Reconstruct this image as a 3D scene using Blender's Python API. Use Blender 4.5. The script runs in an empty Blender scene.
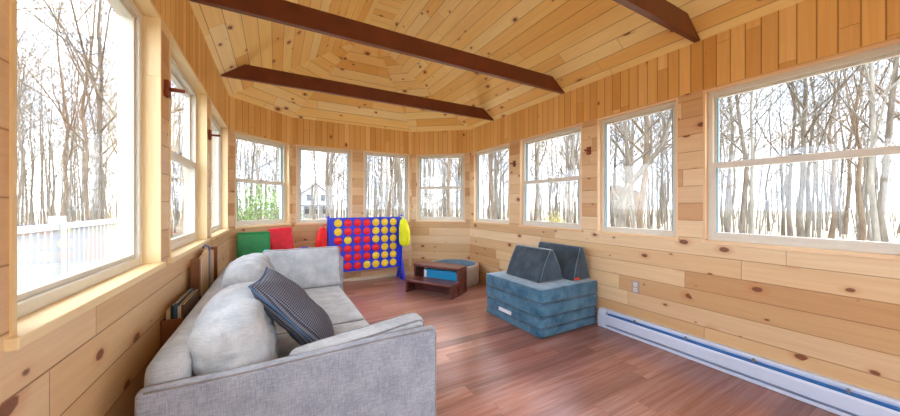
import bpy, math, random
from mathutils import Vector, Matrix, noise

C = bpy.context.scene.collection
R = math.radians
rnd = random.Random(11)

# ------------------------------------------------------------------ helpers
def lin(c):
    out = []
    for v in c[:3]:
        v = v / 255.0
        out.append(v / 12.92 if v <= 0.04045 else ((v + 0.055) / 1.055) ** 2.4)
    return (out[0], out[1], out[2], 1.0)


class MB:
    """collects shapes for ONE mesh object"""
    def __init__(self):
        self.v, self.f, self.m, self.uv, self.sm = [], [], [], [], []

    def add(self, verts, faces, mat=0, uvs=None, smooth=False, M=None):
        b = len(self.v)
        for p in verts:
            p = Vector(p)
            if M is not None:
                p = M @ p
            self.v.append(p)
        for i, f in enumerate(faces):
            self.f.append([b + k for k in f])
            self.m.append(mat)
            self.sm.append(smooth)
            self.uv.append(uvs[i] if uvs else None)

    def quad(self, a, b, c, d, mat=0, uv=None):
        self.add([a, b, c, d], [(0, 1, 2, 3)], mat, [uv] if uv else None)

    def box(self, lo, hi, mat=0, M=None):
        (x0, y0, z0), (x1, y1, z1) = lo, hi
        v = [(x0, y0, z0), (x1, y0, z0), (x1, y1, z0), (x0, y1, z0),
             (x0, y0, z1), (x1, y0, z1), (x1, y1, z1), (x0, y1, z1)]
        f = [(0, 3, 2, 1), (4, 5, 6, 7), (0, 1, 5, 4), (1, 2, 6, 5), (2, 3, 7, 6), (3, 0, 4, 7)]
        # grain runs along the longest side
        s = (abs(x1 - x0), abs(y1 - y0), abs(z1 - z0))
        ax = s.index(max(s))
        off = rnd.random() * 20
        uvs = []
        for q in f:
            pts = [v[k] for k in q]
            ext = [max(p[i] for p in pts) - min(p[i] for p in pts) for i in range(3)]
            flat = ext.index(min(ext))
            axes = [i for i in range(3) if i != flat]
            if ax in axes:
                a, b = ax, [i for i in axes if i != ax][0]
            else:
                a, b = axes
            uvs.append([(p[a] + off, p[b] + off * 3.1) for p in pts])
        self.add(v, f, mat, uvs, False, M)

    def polytube(self, pts, rad, n=8, mat=0, caps=True, smooth=True, M=None):
        pts = [Vector(p) for p in pts]
        if not isinstance(rad, (list, tuple)):
            rad = [rad] * len(pts)
        vs, fs = [], []
        prev = None
        for i, p in enumerate(pts):
            t = (pts[min(i + 1, len(pts) - 1)] - pts[max(i - 1, 0)])
            if t.length < 1e-9:
                t = Vector((0, 0, 1))
            t.normalize()
            if prev is None:
                a = Vector((0, 0, 1)) if abs(t.z) < 0.9 else Vector((1, 0, 0))
                u = t.cross(a).normalized()
            else:
                u = (prev - t * prev.dot(t))
                u = u.normalized() if u.length > 1e-6 else t.orthogonal().normalized()
            prev = u
            w = t.cross(u)
            for k in range(n):
                a = 2 * math.pi * k / n
                vs.append(p + (u * math.cos(a) + w * math.sin(a)) * rad[i])
        for i in range(len(pts) - 1):
            for k in range(n):
                k2 = (k + 1) % n
                fs.append((i * n + k, i * n + k2, (i + 1) * n + k2, (i + 1) * n + k))
        if caps:
            fs.append(tuple(reversed(range(n))))
            fs.append(tuple((len(pts) - 1) * n + k for k in range(n)))
        self.add(vs, fs, mat, None, smooth, M)

    def loop(self, pts, r, n=6, mat=0, M=None):
        pts = [Vector(p) for p in pts]
        N = len(pts)
        vs, fs = [], []
        for i, p in enumerate(pts):
            t = (pts[(i + 1) % N] - pts[i - 1]).normalized()
            a = Vector((0.13, 0.21, 0.97)).normalized()
            if abs(t.dot(a)) > 0.95:
                a = Vector((0.97, 0.2, 0.1)).normalized()
            u = t.cross(a).normalized()
            w = t.cross(u)
            for k in range(n):
                an = 2 * math.pi * k / n
                vs.append(p + (u * math.cos(an) + w * math.sin(an)) * r)
        for i in range(N):
            j = (i + 1) % N
            for k in range(n):
                k2 = (k + 1) % n
                fs.append((i * n + k, i * n + k2, j * n + k2, j * n + k))
        self.add(vs, fs, mat, None, True, M)

    def lathe(self, prof, n=32, mat=0, smooth=True, M=None, closed=False):
        vs, fs = [], []
        for (r, z) in prof:
            for k in range(n):
                a = 2 * math.pi * k / n
                vs.append((r * math.cos(a), r * math.sin(a), z))
        P = len(prof)
        for i in range(P if closed else P - 1):
            j = (i + 1) % P
            for k in range(n):
                k2 = (k + 1) % n
                fs.append((i * n + k, i * n + k2, j * n + k2, j * n + k))
        if not closed:
            if prof[0][0] > 1e-6:
                fs.append(tuple(reversed(range(n))))
            if prof[-1][0] > 1e-6:
                fs.append(tuple((P - 1) * n + k for k in range(n)))
        self.add(vs, fs, mat, None, smooth, M)

    def prism(self, poly, y0, y1, mat=0, M=None):
        """poly in x,z extruded along y"""
        n = len(poly)
        v = [(p[0], y0, p[1]) for p in poly] + [(p[0], y1, p[1]) for p in poly]
        f = [tuple(range(n)), tuple(reversed(range(n, 2 * n)))]
        for i in range(n):
            j = (i + 1) % n
            f.append((i, n + i, n + j, j))
        off = rnd.random() * 10
        uvs = []
        for q in f:
            uvs.append([(v[k][0] + off, v[k][2] + v[k][1]) for k in q])
        self.add(v, f, mat, uvs, False, M)

    def rbox(self, size, r=0.03, k=8, deform=None, mat=0, M=None):
        """rounded box centred on the origin, finely gridded"""
        a = [s / 2 for s in size]
        r = min(r, min(a) * 0.98)
        ax = []
        for h in a:
            c = [h, h - r * 0.12, h - r * 0.35, h - r * 0.65, h - r]
            inner = [-(h - r) + 2 * (h - r) * i / k for i in range(1, k)]
            ax.append(sorted([-q for q in c] + inner + c))
        idx = {}
        vs, fs = [], []

        def vid(p):
            key = (round(p[0], 6), round(p[1], 6), round(p[2], 6))
            if key not in idx:
                q = Vector([max(-(a[i] - r), min(a[i] - r, p[i])) for i in range(3)])
                d = Vector(p) - q
                out = q + d.normalized() * r if d.length > 1e-9 else q
                if deform:
                    out = Vector(deform(out))
                idx[key] = len(vs)
                vs.append(out)
            return idx[key]
        for axis in range(3):
            b, c = [(1, 2), (2, 0), (0, 1)][axis]
            for sgn in (-1, 1):
                for i in range(len(ax[b]) - 1):
                    for j in range(len(ax[c]) - 1):
                        q = []
                        for (ii, jj) in ((i, j), (i + 1, j), (i + 1, j + 1), (i, j + 1)):
                            p = [0, 0, 0]
                            p[axis] = sgn * a[axis]
                            p[b] = ax[b][ii]
                            p[c] = ax[c][jj]
                            q.append(vid(p))
                        if sgn < 0:
                            q.reverse()
                        if len(set(q)) == 4:
                            fs.append(tuple(q))
        self.add(vs, fs, mat, None, True, M)

    def build(self, name, mats, parent=None, world=False, bevel=0.0, flatuv=False):
        me = bpy.data.meshes.new(name)
        off = Vector(parent.location) if (parent is not None and world) else Vector((0, 0, 0))
        me.from_pydata([tuple(p - off) for p in self.v], [], self.f)
        uvl = me.uv_layers.new(name='UVMap')
        li = 0
        for fi, f in enumerate(self.f):
            uv = self.uv[fi]
            for k, vi in enumerate(f):
                if uv:
                    uvl.data[li].uv = uv[k]
                else:
                    p = self.v[vi]
                    uvl.data[li].uv = (p[0] + p[1] * 0.5, p[2] + p[1] * 0.5)
                li += 1
        if not isinstance(mats, (list, tuple)):
            mats = [mats]
        for m in mats:
            me.materials.append(m)
        for i, p in enumerate(me.polygons):
            p.material_index = self.m[i]
            p.use_smooth = self.sm[i]
        me.validate()
        o = bpy.data.objects.new(name, me)
        C.objects.link(o)
        if parent is not None:
            o.parent = parent
        if bevel > 0:
            b = o.modifiers.new('bevel', 'BEVEL')
            b.width = bevel
            b.segments = 3
            b.limit_method = 'ANGLE'
            b.angle_limit = R(35)
        return o


def tag(o, label=None, cat=None, group=None, kind=None):
    if label:
        o['label'] = label
    if cat:
        o['category'] = cat
    if group:
        o['group'] = group
    if kind:
        o['kind'] = kind
    return o


def empty(name, loc=(0, 0, 0), rz=0.0):
    o = bpy.data.objects.new(name, None)
    o.empty_display_size = 0.1
    C.objects.link(o)
    o.location = loc
    o.rotation_euler = (0, 0, rz)
    return o


# ------------------------------------------------------------------ materials
class NT:
    def __init__(self, name):
        self.mat = bpy.data.materials.new(name)
        self.mat.use_nodes = True
        self.t = self.mat.node_tree
        self.t.nodes.clear()
        self.out = self.n('ShaderNodeOutputMaterial')

    def n(self, typ, **kw):
        nd = self.t.nodes.new(typ)
        for k, v in kw.items():
            setattr(nd, k, v)
        return nd

    def l(self, a, b):
        self.t.links.new(a, b)

    def inp(self, sock, v):
        if isinstance(v, bpy.types.NodeSocket):
            self.l(v, sock)
        else:
            sock.default_value = v

    def math(self, op, a, b=0.0, c=0.0, clamp=False):
        nd = self.n('ShaderNodeMath', operation=op)
        nd.use_clamp = clamp
        self.inp(nd.inputs[0], a)
        self.inp(nd.inputs[1], b)
        self.inp(nd.inputs[2], c)
        return nd.outputs[0]

    def comb(self, x, y, z=0.0):
        nd = self.n('ShaderNodeCombineXYZ')
        for i, v in enumerate((x, y, z)):
            self.inp(nd.inputs[i], v)
        return nd.outputs[0]

    def sep(self, v):
        nd = self.n('ShaderNodeSeparateXYZ')
        self.l(v, nd.inputs[0])
        return nd.outputs

    def noise(self, vec, scale=5, detail=3, rough=0.5, dist=0.0):
        nd = self.n('ShaderNodeTexNoise')
        if vec is not None:
            self.l(vec, nd.inputs['Vector'])
        nd.inputs['Scale'].default_value = scale
        nd.inputs['Detail'].default_value = detail
        nd.inputs['Roughness'].default_value = rough
        nd.inputs['Distortion'].default_value = dist
        return nd.outputs['Fac']

    def white(self, vec):
        nd = self.n('ShaderNodeTexWhiteNoise', noise_dimensions='3D')
        self.l(vec, nd.inputs['Vector'])
        return nd.outputs['Value']

    def ramp(self, fac, stops, interp='LINEAR'):
        nd = self.n('ShaderNodeValToRGB')
        cr = nd.color_ramp
        cr.interpolation = interp
        while len(cr.elements) < len(stops):
            cr.elements.new(0.5)
        for e, (p, c) in zip(cr.elements, stops):
            e.position = p
            e.color = c
        self.l(fac, nd.inputs[0])
        return nd.outputs[0]

    def mix(self, fac, a, b, mode='MIX'):
        nd = self.n('ShaderNodeMix', data_type='RGBA', blend_type=mode)
        nd.clamp_factor = True
        self.inp(nd.inputs[0], fac)
        self.inp(nd.inputs[6], a)
        self.inp(nd.inputs[7], b)
        return nd.outputs[2]

    def bump(self, h, strength=0.3, dist=0.01):
        nd = self.n('ShaderNodeBump')
        nd.inputs['Strength'].default_value = strength
        nd.inputs['Distance'].default_value = dist
        self.l(h, nd.inputs['Height'])
        return nd.outputs[0]

    def principled(self, col, rough=0.5, normal=None, **kw):
        p = self.n('ShaderNodeBsdfPrincipled')
        self.inp(p.inputs['Base Color'], col)
        self.inp(p.inputs['Roughness'], rough)
        if normal is not None:
            self.l(normal, p.inputs['Normal'])
        for k, v in kw.items():
            self.inp(p.inputs[k.replace('_', ' ')], v)
        self.l(p.outputs[0], self.out.inputs[0])
        return p


def plank_mat(name, cols, width, length, knot_col=(110, 52, 24), knots=0.6, rough=0.42, grain=0.25,
              gap=0.010, gap_col=(120, 75, 38), gap_amt=0.75, knot_scale=4.5, bumpy=0.5, spec=0.4, coat=0.0, knot_size=1.0):
    t = NT(name)
    uv = t.n('ShaderNodeUVMap', uv_map='UVMap').outputs[0]
    s = t.sep(uv)
    u, v = s[0], s[1]
    vr = t.math('DIVIDE', v, width)
    row = t.math('FLOOR', vr)
    fr = t.math('SUBTRACT', vr, row)
    roff = t.white(t.comb(row, 3.3, 7.1))
    uu = t.math('ADD', t.math('DIVIDE', u, length), t.math('MULTIPLY', roff, 7.0))
    col = t.math('FLOOR', uu)
    fu = t.math('SUBTRACT', uu, col)
    rid = t.white(t.comb(row, col, 1.7))
    rid2 = t.white(t.comb(row, col, 9.2))
    base = t.ramp(rid, [(i / (len(cols) - 1), lin(c)) for i, c in enumerate(cols)])
    # grain
    gu = t.math('ADD', t.math('MULTIPLY', u, 1.3), t.math('MULTIPLY', rid2, 37.0))
    gv = t.math('ADD', t.math('MULTIPLY', v, 22.0), t.math('MULTIPLY', rid, 51.0))
    gvec = t.comb(gu, gv, 0.0)
    g1 = t.noise(gvec, 1.2, 4, 0.6, 0.9)
    g2 = t.noise(t.comb(t.math('MULTIPLY', gu, 0.6), t.math('MULTIPLY', gv, 4.0), 0.0), 1.5, 2, 0.5, 0.2)
    gm = t.math('ADD', t.math('MULTIPLY', g1, 0.7), t.math('MULTIPLY', g2, 0.3))
    gfac = t.math('MULTIPLY', t.math('SUBTRACT', gm, 0.36, clamp=True), grain * 3.2, clamp=True)
    dark = t.mix(1.0, base, lin((205, 150, 100)), 'MULTIPLY')
    c1 = t.mix(gfac, base, dark)
    # knots
    kv = t.comb(t.math('ADD', t.math('MULTIPLY', u, 0.8), t.math('MULTIPLY', rid2, 23.0)), t.math('ADD', t.math('MULTIPLY', v, 1.35), t.math('MULTIPLY', rid, 31.0)), 0.0)
    vo = t.n('ShaderNodeTexVoronoi', voronoi_dimensions='2D', feature='F1')
    vo.inputs['Scale'].default_value = knot_scale
    t.l(kv, vo.inputs['Vector'])
    ks = t.sep(vo.outputs['Color'])
    size = t.math('MULTIPLY', t.math('POWER', t.math('DIVIDE', t.math('SUBTRACT', ks[0], 1.0 - knots, clamp=True), max(knots, 0.01)), 1.8), 0.13 * knot_size)
    wob = t.math('MULTIPLY', t.math('SUBTRACT', t.noise(kv, 22, 3, 0.6), 0.5), 0.09)
    dd = t.math('ADD', vo.outputs['Distance'], wob)
    kf = t.math('MULTIPLY', t.math('DIVIDE', t.math('SUBTRACT', size, dd), 0.03, clamp=True), t.math('GREATER_THAN', size, 0.012))
    halo = t.math('DIVIDE', t.math('SUBTRACT', t.math('MULTIPLY', size, 2.2), dd), 0.14, clamp=True)
    c2 = t.mix(t.math('MULTIPLY', halo, 0.35), c1, lin((190, 110, 55)))
    c3 = t.mix(t.math('MULTIPLY', kf, 0.85), c2, lin(knot_col))
    # gaps between boards
    ev = t.math('MINIMUM', fr, t.math('SUBTRACT', 1.0, fr))
    gl = t.math('SUBTRACT', 1.0, t.math('DIVIDE', ev, gap / width * 0.5), clamp=True)
    eu = t.math('MINIMUM', fu, t.math('SUBTRACT', 1.0, fu))
    gl2 = t.math('SUBTRACT', 1.0, t.math('DIVIDE', eu, 0.0022 / length), clamp=True)
    gg = t.math('MAXIMUM', gl, gl2)
    c4 = t.mix(t.math('MULTIPLY', gg, gap_amt), c3, lin(gap_col))
    h = t.math('SUBTRACT', t.math('MULTIPLY', gm, 0.15), gg)
    nrm = t.bump(h, bumpy, 0.006)
    p = t.principled(c4, rough, nrm)
    p.inputs['Specular IOR Level'].default_value = spec
    p.inputs['Coat Weight'].default_value = coat
    p.inputs['Coat Roughness'].default_value = 0.15
    return t.mat


def plain(name, rgb, rough=0.5, metal=0.0, var=0.06, scale=18, bumpy=0.0, spec=0.5, coat=0.0):
    t = NT(name)
    co = t.n('ShaderNodeTexCoord').outputs['Object']
    n = t.noise(co, scale, 3)
    c = lin(rgb)
    lo = tuple(max(0, x * (1 - var * 2)) for x in c[:3]) + (1,)
    hi = tuple(min(1, x * (1 + var * 2)) for x in c[:3]) + (1,)
    col = t.ramp(n, [(0.25, lo), (0.75, hi)])
    nrm = t.bump(n, bumpy, 0.004) if bumpy else None
    p = t.principled(col, rough, nrm, Metallic=metal)
    p.inputs['Specular IOR Level'].default_value = spec
    p.inputs['Coat Weight'].default_value = coat
    return t.mat


def fabric(name, rgb, rgb2, weave=900, rough=0.95, sheen=0.3, bumpy=0.25, mottled=0.5):
    t = NT(name)
    co = t.n('ShaderNodeTexCoord').outputs['Object']
    s = t.sep(co)
    a = t.noise(t.comb(t.math('MULTIPLY', s[0], 40.0), t.math('MULTIPLY', s[1], 40.0), t.math('MULTIPLY', s[2], 400.0)), 1.0, 2)
    b = t.noise(t.comb(t.math('MULTIPLY', s[0], 400.0), t.math('MULTIPLY', s[1], 400.0), t.math('MULTIPLY', s[2], 30.0)), 1.0, 2)
    big = t.noise(co, 9, 3)
    w = t.math('MULTIPLY', t.math('ADD', a, b), 0.5)
    f = t.math('ADD', t.math('MULTIPLY', w, 1.0 - mottled), t.math('MULTIPLY', big, mottled))
    col = t.ramp(f, [(0.38, lin(rgb)), (0.62, lin(rgb2))])
    h = t.math('ADD', w, t.math('MULTIPLY', big, 0.8))
    nrm = t.bump(h, bumpy, 0.004)
    p = t.principled(col, rough, nrm)
    p.inputs['Sheen Weight'].default_value = sheen
    p.inputs['Sheen Roughness'].default_value = 0.4
    p.inputs['Specular IOR Level'].default_value = 0.2
    return t.mat


def glass_mat():
    t = NT('window_glass')
    tr = t.n('ShaderNodeBsdfTransparent')
    tr.inputs[0].default_value = (0.985, 0.99, 0.99, 1)
    gl = t.n('ShaderNodeBsdfGlossy')
    gl.inputs['Roughness'].default_value = 0.02
    lw = t.n('ShaderNodeLayerWeight')
    lw.inputs[0].default_value = 0.5
    sch = t.math('ADD', t.math('MULTIPLY', t.math('POWER', lw.outputs['Facing'], 5.0), 0.9), 0.03)
    mx = t.n('ShaderNodeMixShader')
    t.l(sch, mx.inputs[0])
    t.l(tr.outputs[0], mx.inputs[1])
    t.l(gl.outputs[0], mx.inputs[2])
    t.l(mx.outputs[0], t.out.inputs[0])
    return t.mat


M_wall = plank_mat('knotty_pine_boards', [(208, 165, 116), (226, 195, 148), (235, 211, 170), (200, 155, 104), (230, 201, 154)],
                   0.135, 1.9, knots=0.8, gap=0.007, gap_col=(140, 92, 54), gap_amt=0.8, knot_scale=4.8, knot_size=1.15)
M_frieze = plank_mat('golden_pine_beadboard', [(228, 180, 106), (240, 198, 124), (216, 164, 90), (246, 208, 138)],
                     0.082, 3.0, knots=0.4, gap=0.010, gap_col=(128, 72, 28), gap_amt=0.8, knot_scale=4.5)
M_ceil = plank_mat('ceiling_pine_boards', [(252, 220, 142), (255, 236, 170), (242, 198, 114), (254, 226, 148), (255, 240, 184)],
                   0.125, 2.4, grain=0.22, knots=0.65, gap=0.008, gap_col=(136, 84, 40), gap_amt=0.9, knot_scale=5.0, knot_size=1.25)
M_floor = plank_mat('red_brown_floor_boards', [(156, 114, 104), (178, 135, 122), (138, 100, 92), (192, 152, 139), (164, 121, 110)],
                    0.11, 1.2, knots=0.04, rough=0.3, grain=1.0, gap=0.003, gap_col=(60, 28, 22), gap_amt=0.6,
                    knot_col=(70, 32, 24), bumpy=0.15, spec=0.5, coat=0.25, knot_size=0.5)
M_jamb = plank_mat('pale_pine_jamb', [(240, 218, 166), (244, 225, 178), (236, 210, 154)], 0.5, 4.0, knots=0.18, gap=0.0001,
                   gap_amt=0.0, knot_scale=2.4, knot_size=0.6)
M_jamb_p = plank_mat('light_pine_jamb', [(240, 208, 162), (246, 220, 180), (232, 196, 146)], 0.5, 4.0, knots=0.18, gap=0.0001,
                   gap_amt=0.0, knot_scale=2.4, knot_size=0.6)
M_beam = plain('dark_mahogany_stain', (104, 48, 24), 0.38, var=0.12, scale=6, bumpy=0.05)
M_vinyl = plain('warm_white_vinyl', (214, 210, 196), 0.4, var=0.01)
M_seal = plain('teal_glazing_tape', (62, 150, 176), 0.5, var=0.03)
M_glass = glass_mat()
M_exterior = plain('exterior_siding', (205, 200, 190), 0.8)
M_steel = plain('hardware_metal', (150, 146, 138), 0.35, metal=0.7)

# ------------------------------------------------------------------ room shell
XL, XR, YB, YK, YE, ZT = -0.466, 2.86, -2.4, 4.42, 5.05, 2.467
P0, P1, P2, P3 = (XL, YK), (0.22, YE), (2.07, YE), (XR, YK)
BL, BR = (XL, YB), (XR, YB)
TH = 0.13
ZF = 2.085


def frame_matrix(P, Q):
    d = Vector((Q[0] - P[0], Q[1] - P[1], 0)).normalized()
    n = Vector((-d.y, d.x, 0))
    return Matrix(((d.x, n.x, 0, P[0]), (d.y, n.y, 0, P[1]), (0, 0, 1, 0), (0, 0, 0, 1))), (Vector(Q) - Vector(P)).length


def wall(name, P, Q, openings, top=ZT, gable=None, uoff=0.0):
    M, L = frame_matrix(P, Q)
    mb = MB()
    ss = sorted({0.0, L} | {o[0] for o in openings} | {o[1] for o in openings})
    zs = sorted({0.0, ZF, top} | {o[2] for o in openings} | {o[3] for o in openings})

    def is_open(s, z):
        return any(o[0] < s < o[1] and o[2] < z < o[3] for o in openings)

    for i in range(len(ss) - 1):
        for j in range(len(zs) - 1):
            s0, s1, z0, z1 = ss[i], ss[i + 1], zs[j], zs[j + 1]
            if is_open((s0 + s1) / 2, (z0 + z1) / 2):
                continue
            hi = z0 >= ZF - 1e-6
            if hi:
                uv = [(z0 + 5, s0 + uoff), (z0 + 5, s1 + uoff), (z1 + 5, s1 + uoff), (z1 + 5, s0 + uoff)]
            else:
                uv = [(s0 + uoff, z0), (s1 + uoff, z0), (s1 + uoff, z1), (s0 + uoff, z1)]
            mb.add([(s0, 0, z0), (s1, 0, z0), (s1, 0, z1), (s0, 0, z1)], [(0, 1, 2, 3)], 1 if hi else 0, [uv], False, M)
            mb.add([(s0, TH, z0), (s1, TH, z0), (s1, TH, z1), (s0, TH, z1)], [(3, 2, 1, 0)], 2, None, False, M)
    for (s0, s1, z0, z1) in openings:
        for (a, b) in (((s0, z0), (s0, z1)), ((s1, z1), (s1, z0)), ((s0, z1), (s1, z1)), ((s1, z0), (s0, z0))):
            mb.add([(a[0], 0, a[1]), (b[0], 0, b[1]), (b[0], TH, b[1]), (a[0], TH, a[1])], [(0, 1, 2, 3)], 2, None, False, M)
    # ends and top of the wall
    mb.add([(0, 0, 0), (0, TH, 0), (0, TH, top), (0, 0, top)], [(0, 1, 2, 3)], 2, None, False, M)
    mb.add([(L, 0, 0), (L, TH, 0), (L, TH, top), (L, 0, top)], [(3, 2, 1, 0)], 2, None, False, M)
    mb.add([(0, 0, top), (L, 0, top), (L, TH, top), (0, TH, top)], [(0, 1, 2, 3)], 2, None, False, M)
    if gable:
        for (y, flip) in ((0.0, False), (TH, True)):
            vs = [(s, y, z) for (s, z) in gable]
            f = tuple(range(len(gable)))
            mb.add(vs, [tuple(reversed(f)) if flip else f], 1, [[(z, s) for (s, z) in (reversed(gable) if flip else gable)]], False, M)
    o = mb.build(name, [M_wall, M_frieze, M_exterior])
    tag(o, kind='structure')
    return M


win_count = [0]


def window(M, s0, s1, z0, z1, style, jamb=0.036, jm=None, tape=True):
    """window with pine jambs, vinyl frame and either one fixed pane or two sashes"""
    win_count[0] += 1
    jm = jm or M_jamb_p
    root = empty('window_%d' % win_count[0])
    root.matrix_world = M @ Matrix.Translation(((s0 + s1) / 2, 0, z0))
    tag(root, kind='structure')
    w, h = s1 - s0, z1 - z0
    a = -w / 2
    b = w / 2
    t = 0.014
    # pine jamb liner
    mb = MB()
    mb.box((a, -0.004, 0), (a + t, TH - 0.02, h))
    mb.box((b - t, -0.004, 0), (b, TH - 0.02, h))
    mb.box((a + t, -0.004, h - t), (b - t, TH - 0.02, h))
    mb.build('jamb', jm, root)
    mb = MB()
    mb.box((a - 0.012, -0.018, -0.022), (b + 0.012, TH - 0.02, 0.004))
    mb.build('sill', jm, root, bevel=0.003)
    # vinyl frame
    fw = 0.034
    x0, x1, zb, zt_ = a + t, b - t, 0.004, h - t
    y0, y1 = jamb, TH
    mb = MB()
    mb.box((x0, y0, zb), (x0 + fw, y1, zt_))
    mb.box((x1 - fw, y0, zb), (x1, y1, zt_))
    mb.box((x0 + fw, y0, zt_ - fw), (x1 - fw, y1, zt_))
    mb.box((x0 + fw, y0, zb), (x1 - fw, y1, zb + fw))
    mb.build('frame', M_vinyl, root, bevel=0.003)
    X0, X1, ZB, Z1 = x0 + fw, x1 - fw, zb + fw, zt_ - fw

    def sash(x0, x1, z0, z1, y, sw, name, top_w=None, bot_w=None):
        m = MB()
        tw = top_w or sw
        bw = bot_w or sw
        m.box((x0, y, z0), (x0 + sw, y + 0.028, z1))
        m.box((x1 - sw, y, z0), (x1, y + 0.028, z1))
        m.box((x0 + sw, y, z1 - tw), (x1 - sw, y + 0.028, z1))
        m.box((x0 + sw, y, z0), (x1 - sw, y + 0.028, z0 + bw))
        o = m.build(name, M_vinyl, root, bevel=0.002)
        g = MB()
        g.box((x0 + sw, y + 0.012, z0 + bw), (x1 - sw, y + 0.016, z1 - tw))
        g.build('pane', M_glass, o)
        if tape:
            s = MB()
            for xx in (x0 + sw - 0.001, x1 - sw - 0.004):
                s.box((xx, y - 0.0015, z0 + bw), (xx + 0.005, y + 0.011, z1 - tw))
            s.build('glazing_tape', M_seal, o)
        return o
    if style == 'hung':
        zm = ZB + (Z1 - ZB) * 0.50
        sash(X0, X1, zm - 0.022, Z1, y0 + 0.032, 0.018, 'upper_sash', 0.018, 0.044)
        sash(X0, X1, ZB, zm + 0.022, y0 + 0.002, 0.024, 'lower_sash', 0.044, 0.028)
        m = MB()
        m.box((-0.03, y0 - 0.004, zm + 0.022), (0.03, y0 + 0.02, zm + 0.032))
        m.build('sash_lock', M_steel, root, bevel=0.002)
    else:
        sash(X0, X1, ZB, Z1, y0 + 0.014, 0.016, 'fixed_sash')
    return root


Z0, Z1 = 0.93, 2.075
# the left wall runs from the back wall to the bay; s = y - YB
L_open = [(y0 - YB, y1 - YB, Z0, Z1) for (y0, y1) in ((-2.05, -1.25), (-1.08, -0.12), (0.05, 0.80), (0.98, 1.93), (2.065, 3.06), (3.215, 4.29))]  # windows nearest the back wall are unseen, added for more daylight
R_open = [(YK - y1, YK - y0, Z0, Z1) for (y0, y1) in ((3.395, 4.29), (2.217, 3.183), (1.306, 2.035), (0.18, 1.136), (-0.72, 0.01), (-1.85, -0.89))]  # last ones are out of view behind the camera, added for daylight
A_open = [(0.068, 0.878, Z0 + 0.01, Z1)]
B_open = [(0.046, 0.845, Z0, Z1), (1.018, 1.812, Z0, Z1)]
C_open = [(0.082, 0.93, Z0, Z1)]
K_open = [(0.55, 2.75, 0.04, 2.05)]
XA, XB_, ZS, YH = 1.056, 1.332, 3.588, 4.57      # flat strip of the ceiling and where it ends
Lw = XR - XL
gable = [(0, ZT), (Lw, ZT), (Lw - (XA - XL), ZS), (XR - XB_, ZS)]
gable = [(0, ZT), (Lw, ZT), (XR - XA, ZS), (XR - XB_, ZS)]

ML = wall('wall_left', BL, P0, L_open, uoff=3.3)
MA = wall('wall_end_left', P0, P1, A_open, uoff=9.1)
MBm = wall('wall_end', P1, P2, B_open, uoff=12.4)
MC = wall('wall_end_right', P2, P3, C_open, uoff=17.9)
MR = wall('wall_right', P3, BR, R_open, uoff=22.3)
MK = wall('wall_back', BR, BL, K_open, gable=gable, uoff=31.0)

for o, st in zip(R_open, ('fixed', 'hung', 'fixed', 'hung', 'fixed', 'hung')):
    window(MR, *o, st)
for o, st in zip(L_open, ('hung', 'fixed', 'hung', 'fixed', 'hung', 'fixed')):
    window(ML, *o, st, 0.058, M_jamb, False)
window(MA, *A_open[0], 'hung', 0.05, M_jamb)
window(MBm, *B_open[0], 'fixed')
window(MBm, *B_open[1], 'fixed')
window(MC, *C_open[0], 'hung')

# unseen sliding glass door, added behind the camera to bring in daylight
droot = empty('door_added_1')
droot.matrix_world = MK @ Matrix.Translation((1.65, 0, 0.04))
tag(droot, kind='structure')
mb = MB()
for (x0, x1, z0, z1) in ((-1.1, -1.05, 0, 2.01), (1.05, 1.1, 0, 2.01), (-1.05, 1.05, 1.96, 2.01), (-1.05, 1.05, 0, 0.04)):
    mb.box((x0, 0.0, z0), (x1, TH, z1))
mb.build('frame', M_vinyl, droot)
for (x0, x1, y) in ((-1.05, 0.03, 0.03), (-0.03, 1.05, 0.07)):
    mb = MB()
    for q in ((x0, x0 + 0.06, 0.04, 1.96), (x1 - 0.06, x1, 0.04, 1.96), (x0 + 0.06, x1 - 0.06, 1.9, 1.96), (x0 + 0.06, x1 - 0.06, 0.04, 0.12)):
        mb.box((q[0], y, q[2]), (q[1], y + 0.035, q[3]))
    s = mb.build('sliding_panel', M_vinyl, droot)
    g = MB()
    g.box((x0 + 0.06, y + 0.015, 0.12), (x1 - 0.06, y + 0.02, 1.9))
    g.build('pane', M_glass, s)

# floor
mb = MB()
pts = [BL, BR, P3, P2, P1, P0]
ext = [(XL - TH, YB - TH), (XR + TH, YB - TH), (XR + TH, YK + 0.06), (2.12, YE + TH), (0.17, YE + TH), (XL - TH, YK + 0.06)]
vs = [(x, y, 0) for x, y in ext] + [(x, y, -0.12) for x, y in ext]
n = 6
fs = [tuple(range(n)), tuple(reversed(range(n, 2 * n)))] + [(i, n + i, n + (i + 1) % n, (i + 1) % n) for i in range(n)]
mb.add(vs, fs, 0, [[(vs[k][0], vs[k][1] + vs[k][2]) for k in f] for f in fs])
tag(mb.build('floor', M_floor), kind='structure')

# ceiling
mb = MB()


def slab(poly, mapuv, th=0.12):
    n = len(poly)
    vs = [tuple(p) for p in poly] + [(p[0], p[1], p[2] + th) for p in poly]
    fs = [tuple(reversed(range(n))), tuple(range(n, 2 * n))] + [(i, (i + 1) % n, n + (i + 1) % n, n + i) for i in range(n)]
    uvs = [[mapuv(vs[k]) for k in f] for f in fs]
    mb.add(vs, fs[:1], 0, uvs[:1])
    mb.add(vs, fs[1:], 1, uvs[1:])


sl = math.hypot(XA - XL, ZS - ZT) / (XA - XL)
slab([(XL, YB, ZT), (XA, YB, ZS), (XA, YH, ZS), (XL, YK, ZT)], lambda p: (p[1], p[0] * sl + 7.03))
slab([(XR, YK, ZT), (XB_, YH, ZS), (XB_, YB, ZS), (XR, YB, ZT)], lambda p: (p[1] + 13, p[0] * sl + 3.02))
slab([(XA, YB, ZS), (XB_, YB, ZS), (XB_, YH, ZS), (XA, YH, ZS)], lambda p: (p[0] + 40, p[1] + 1))


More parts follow.
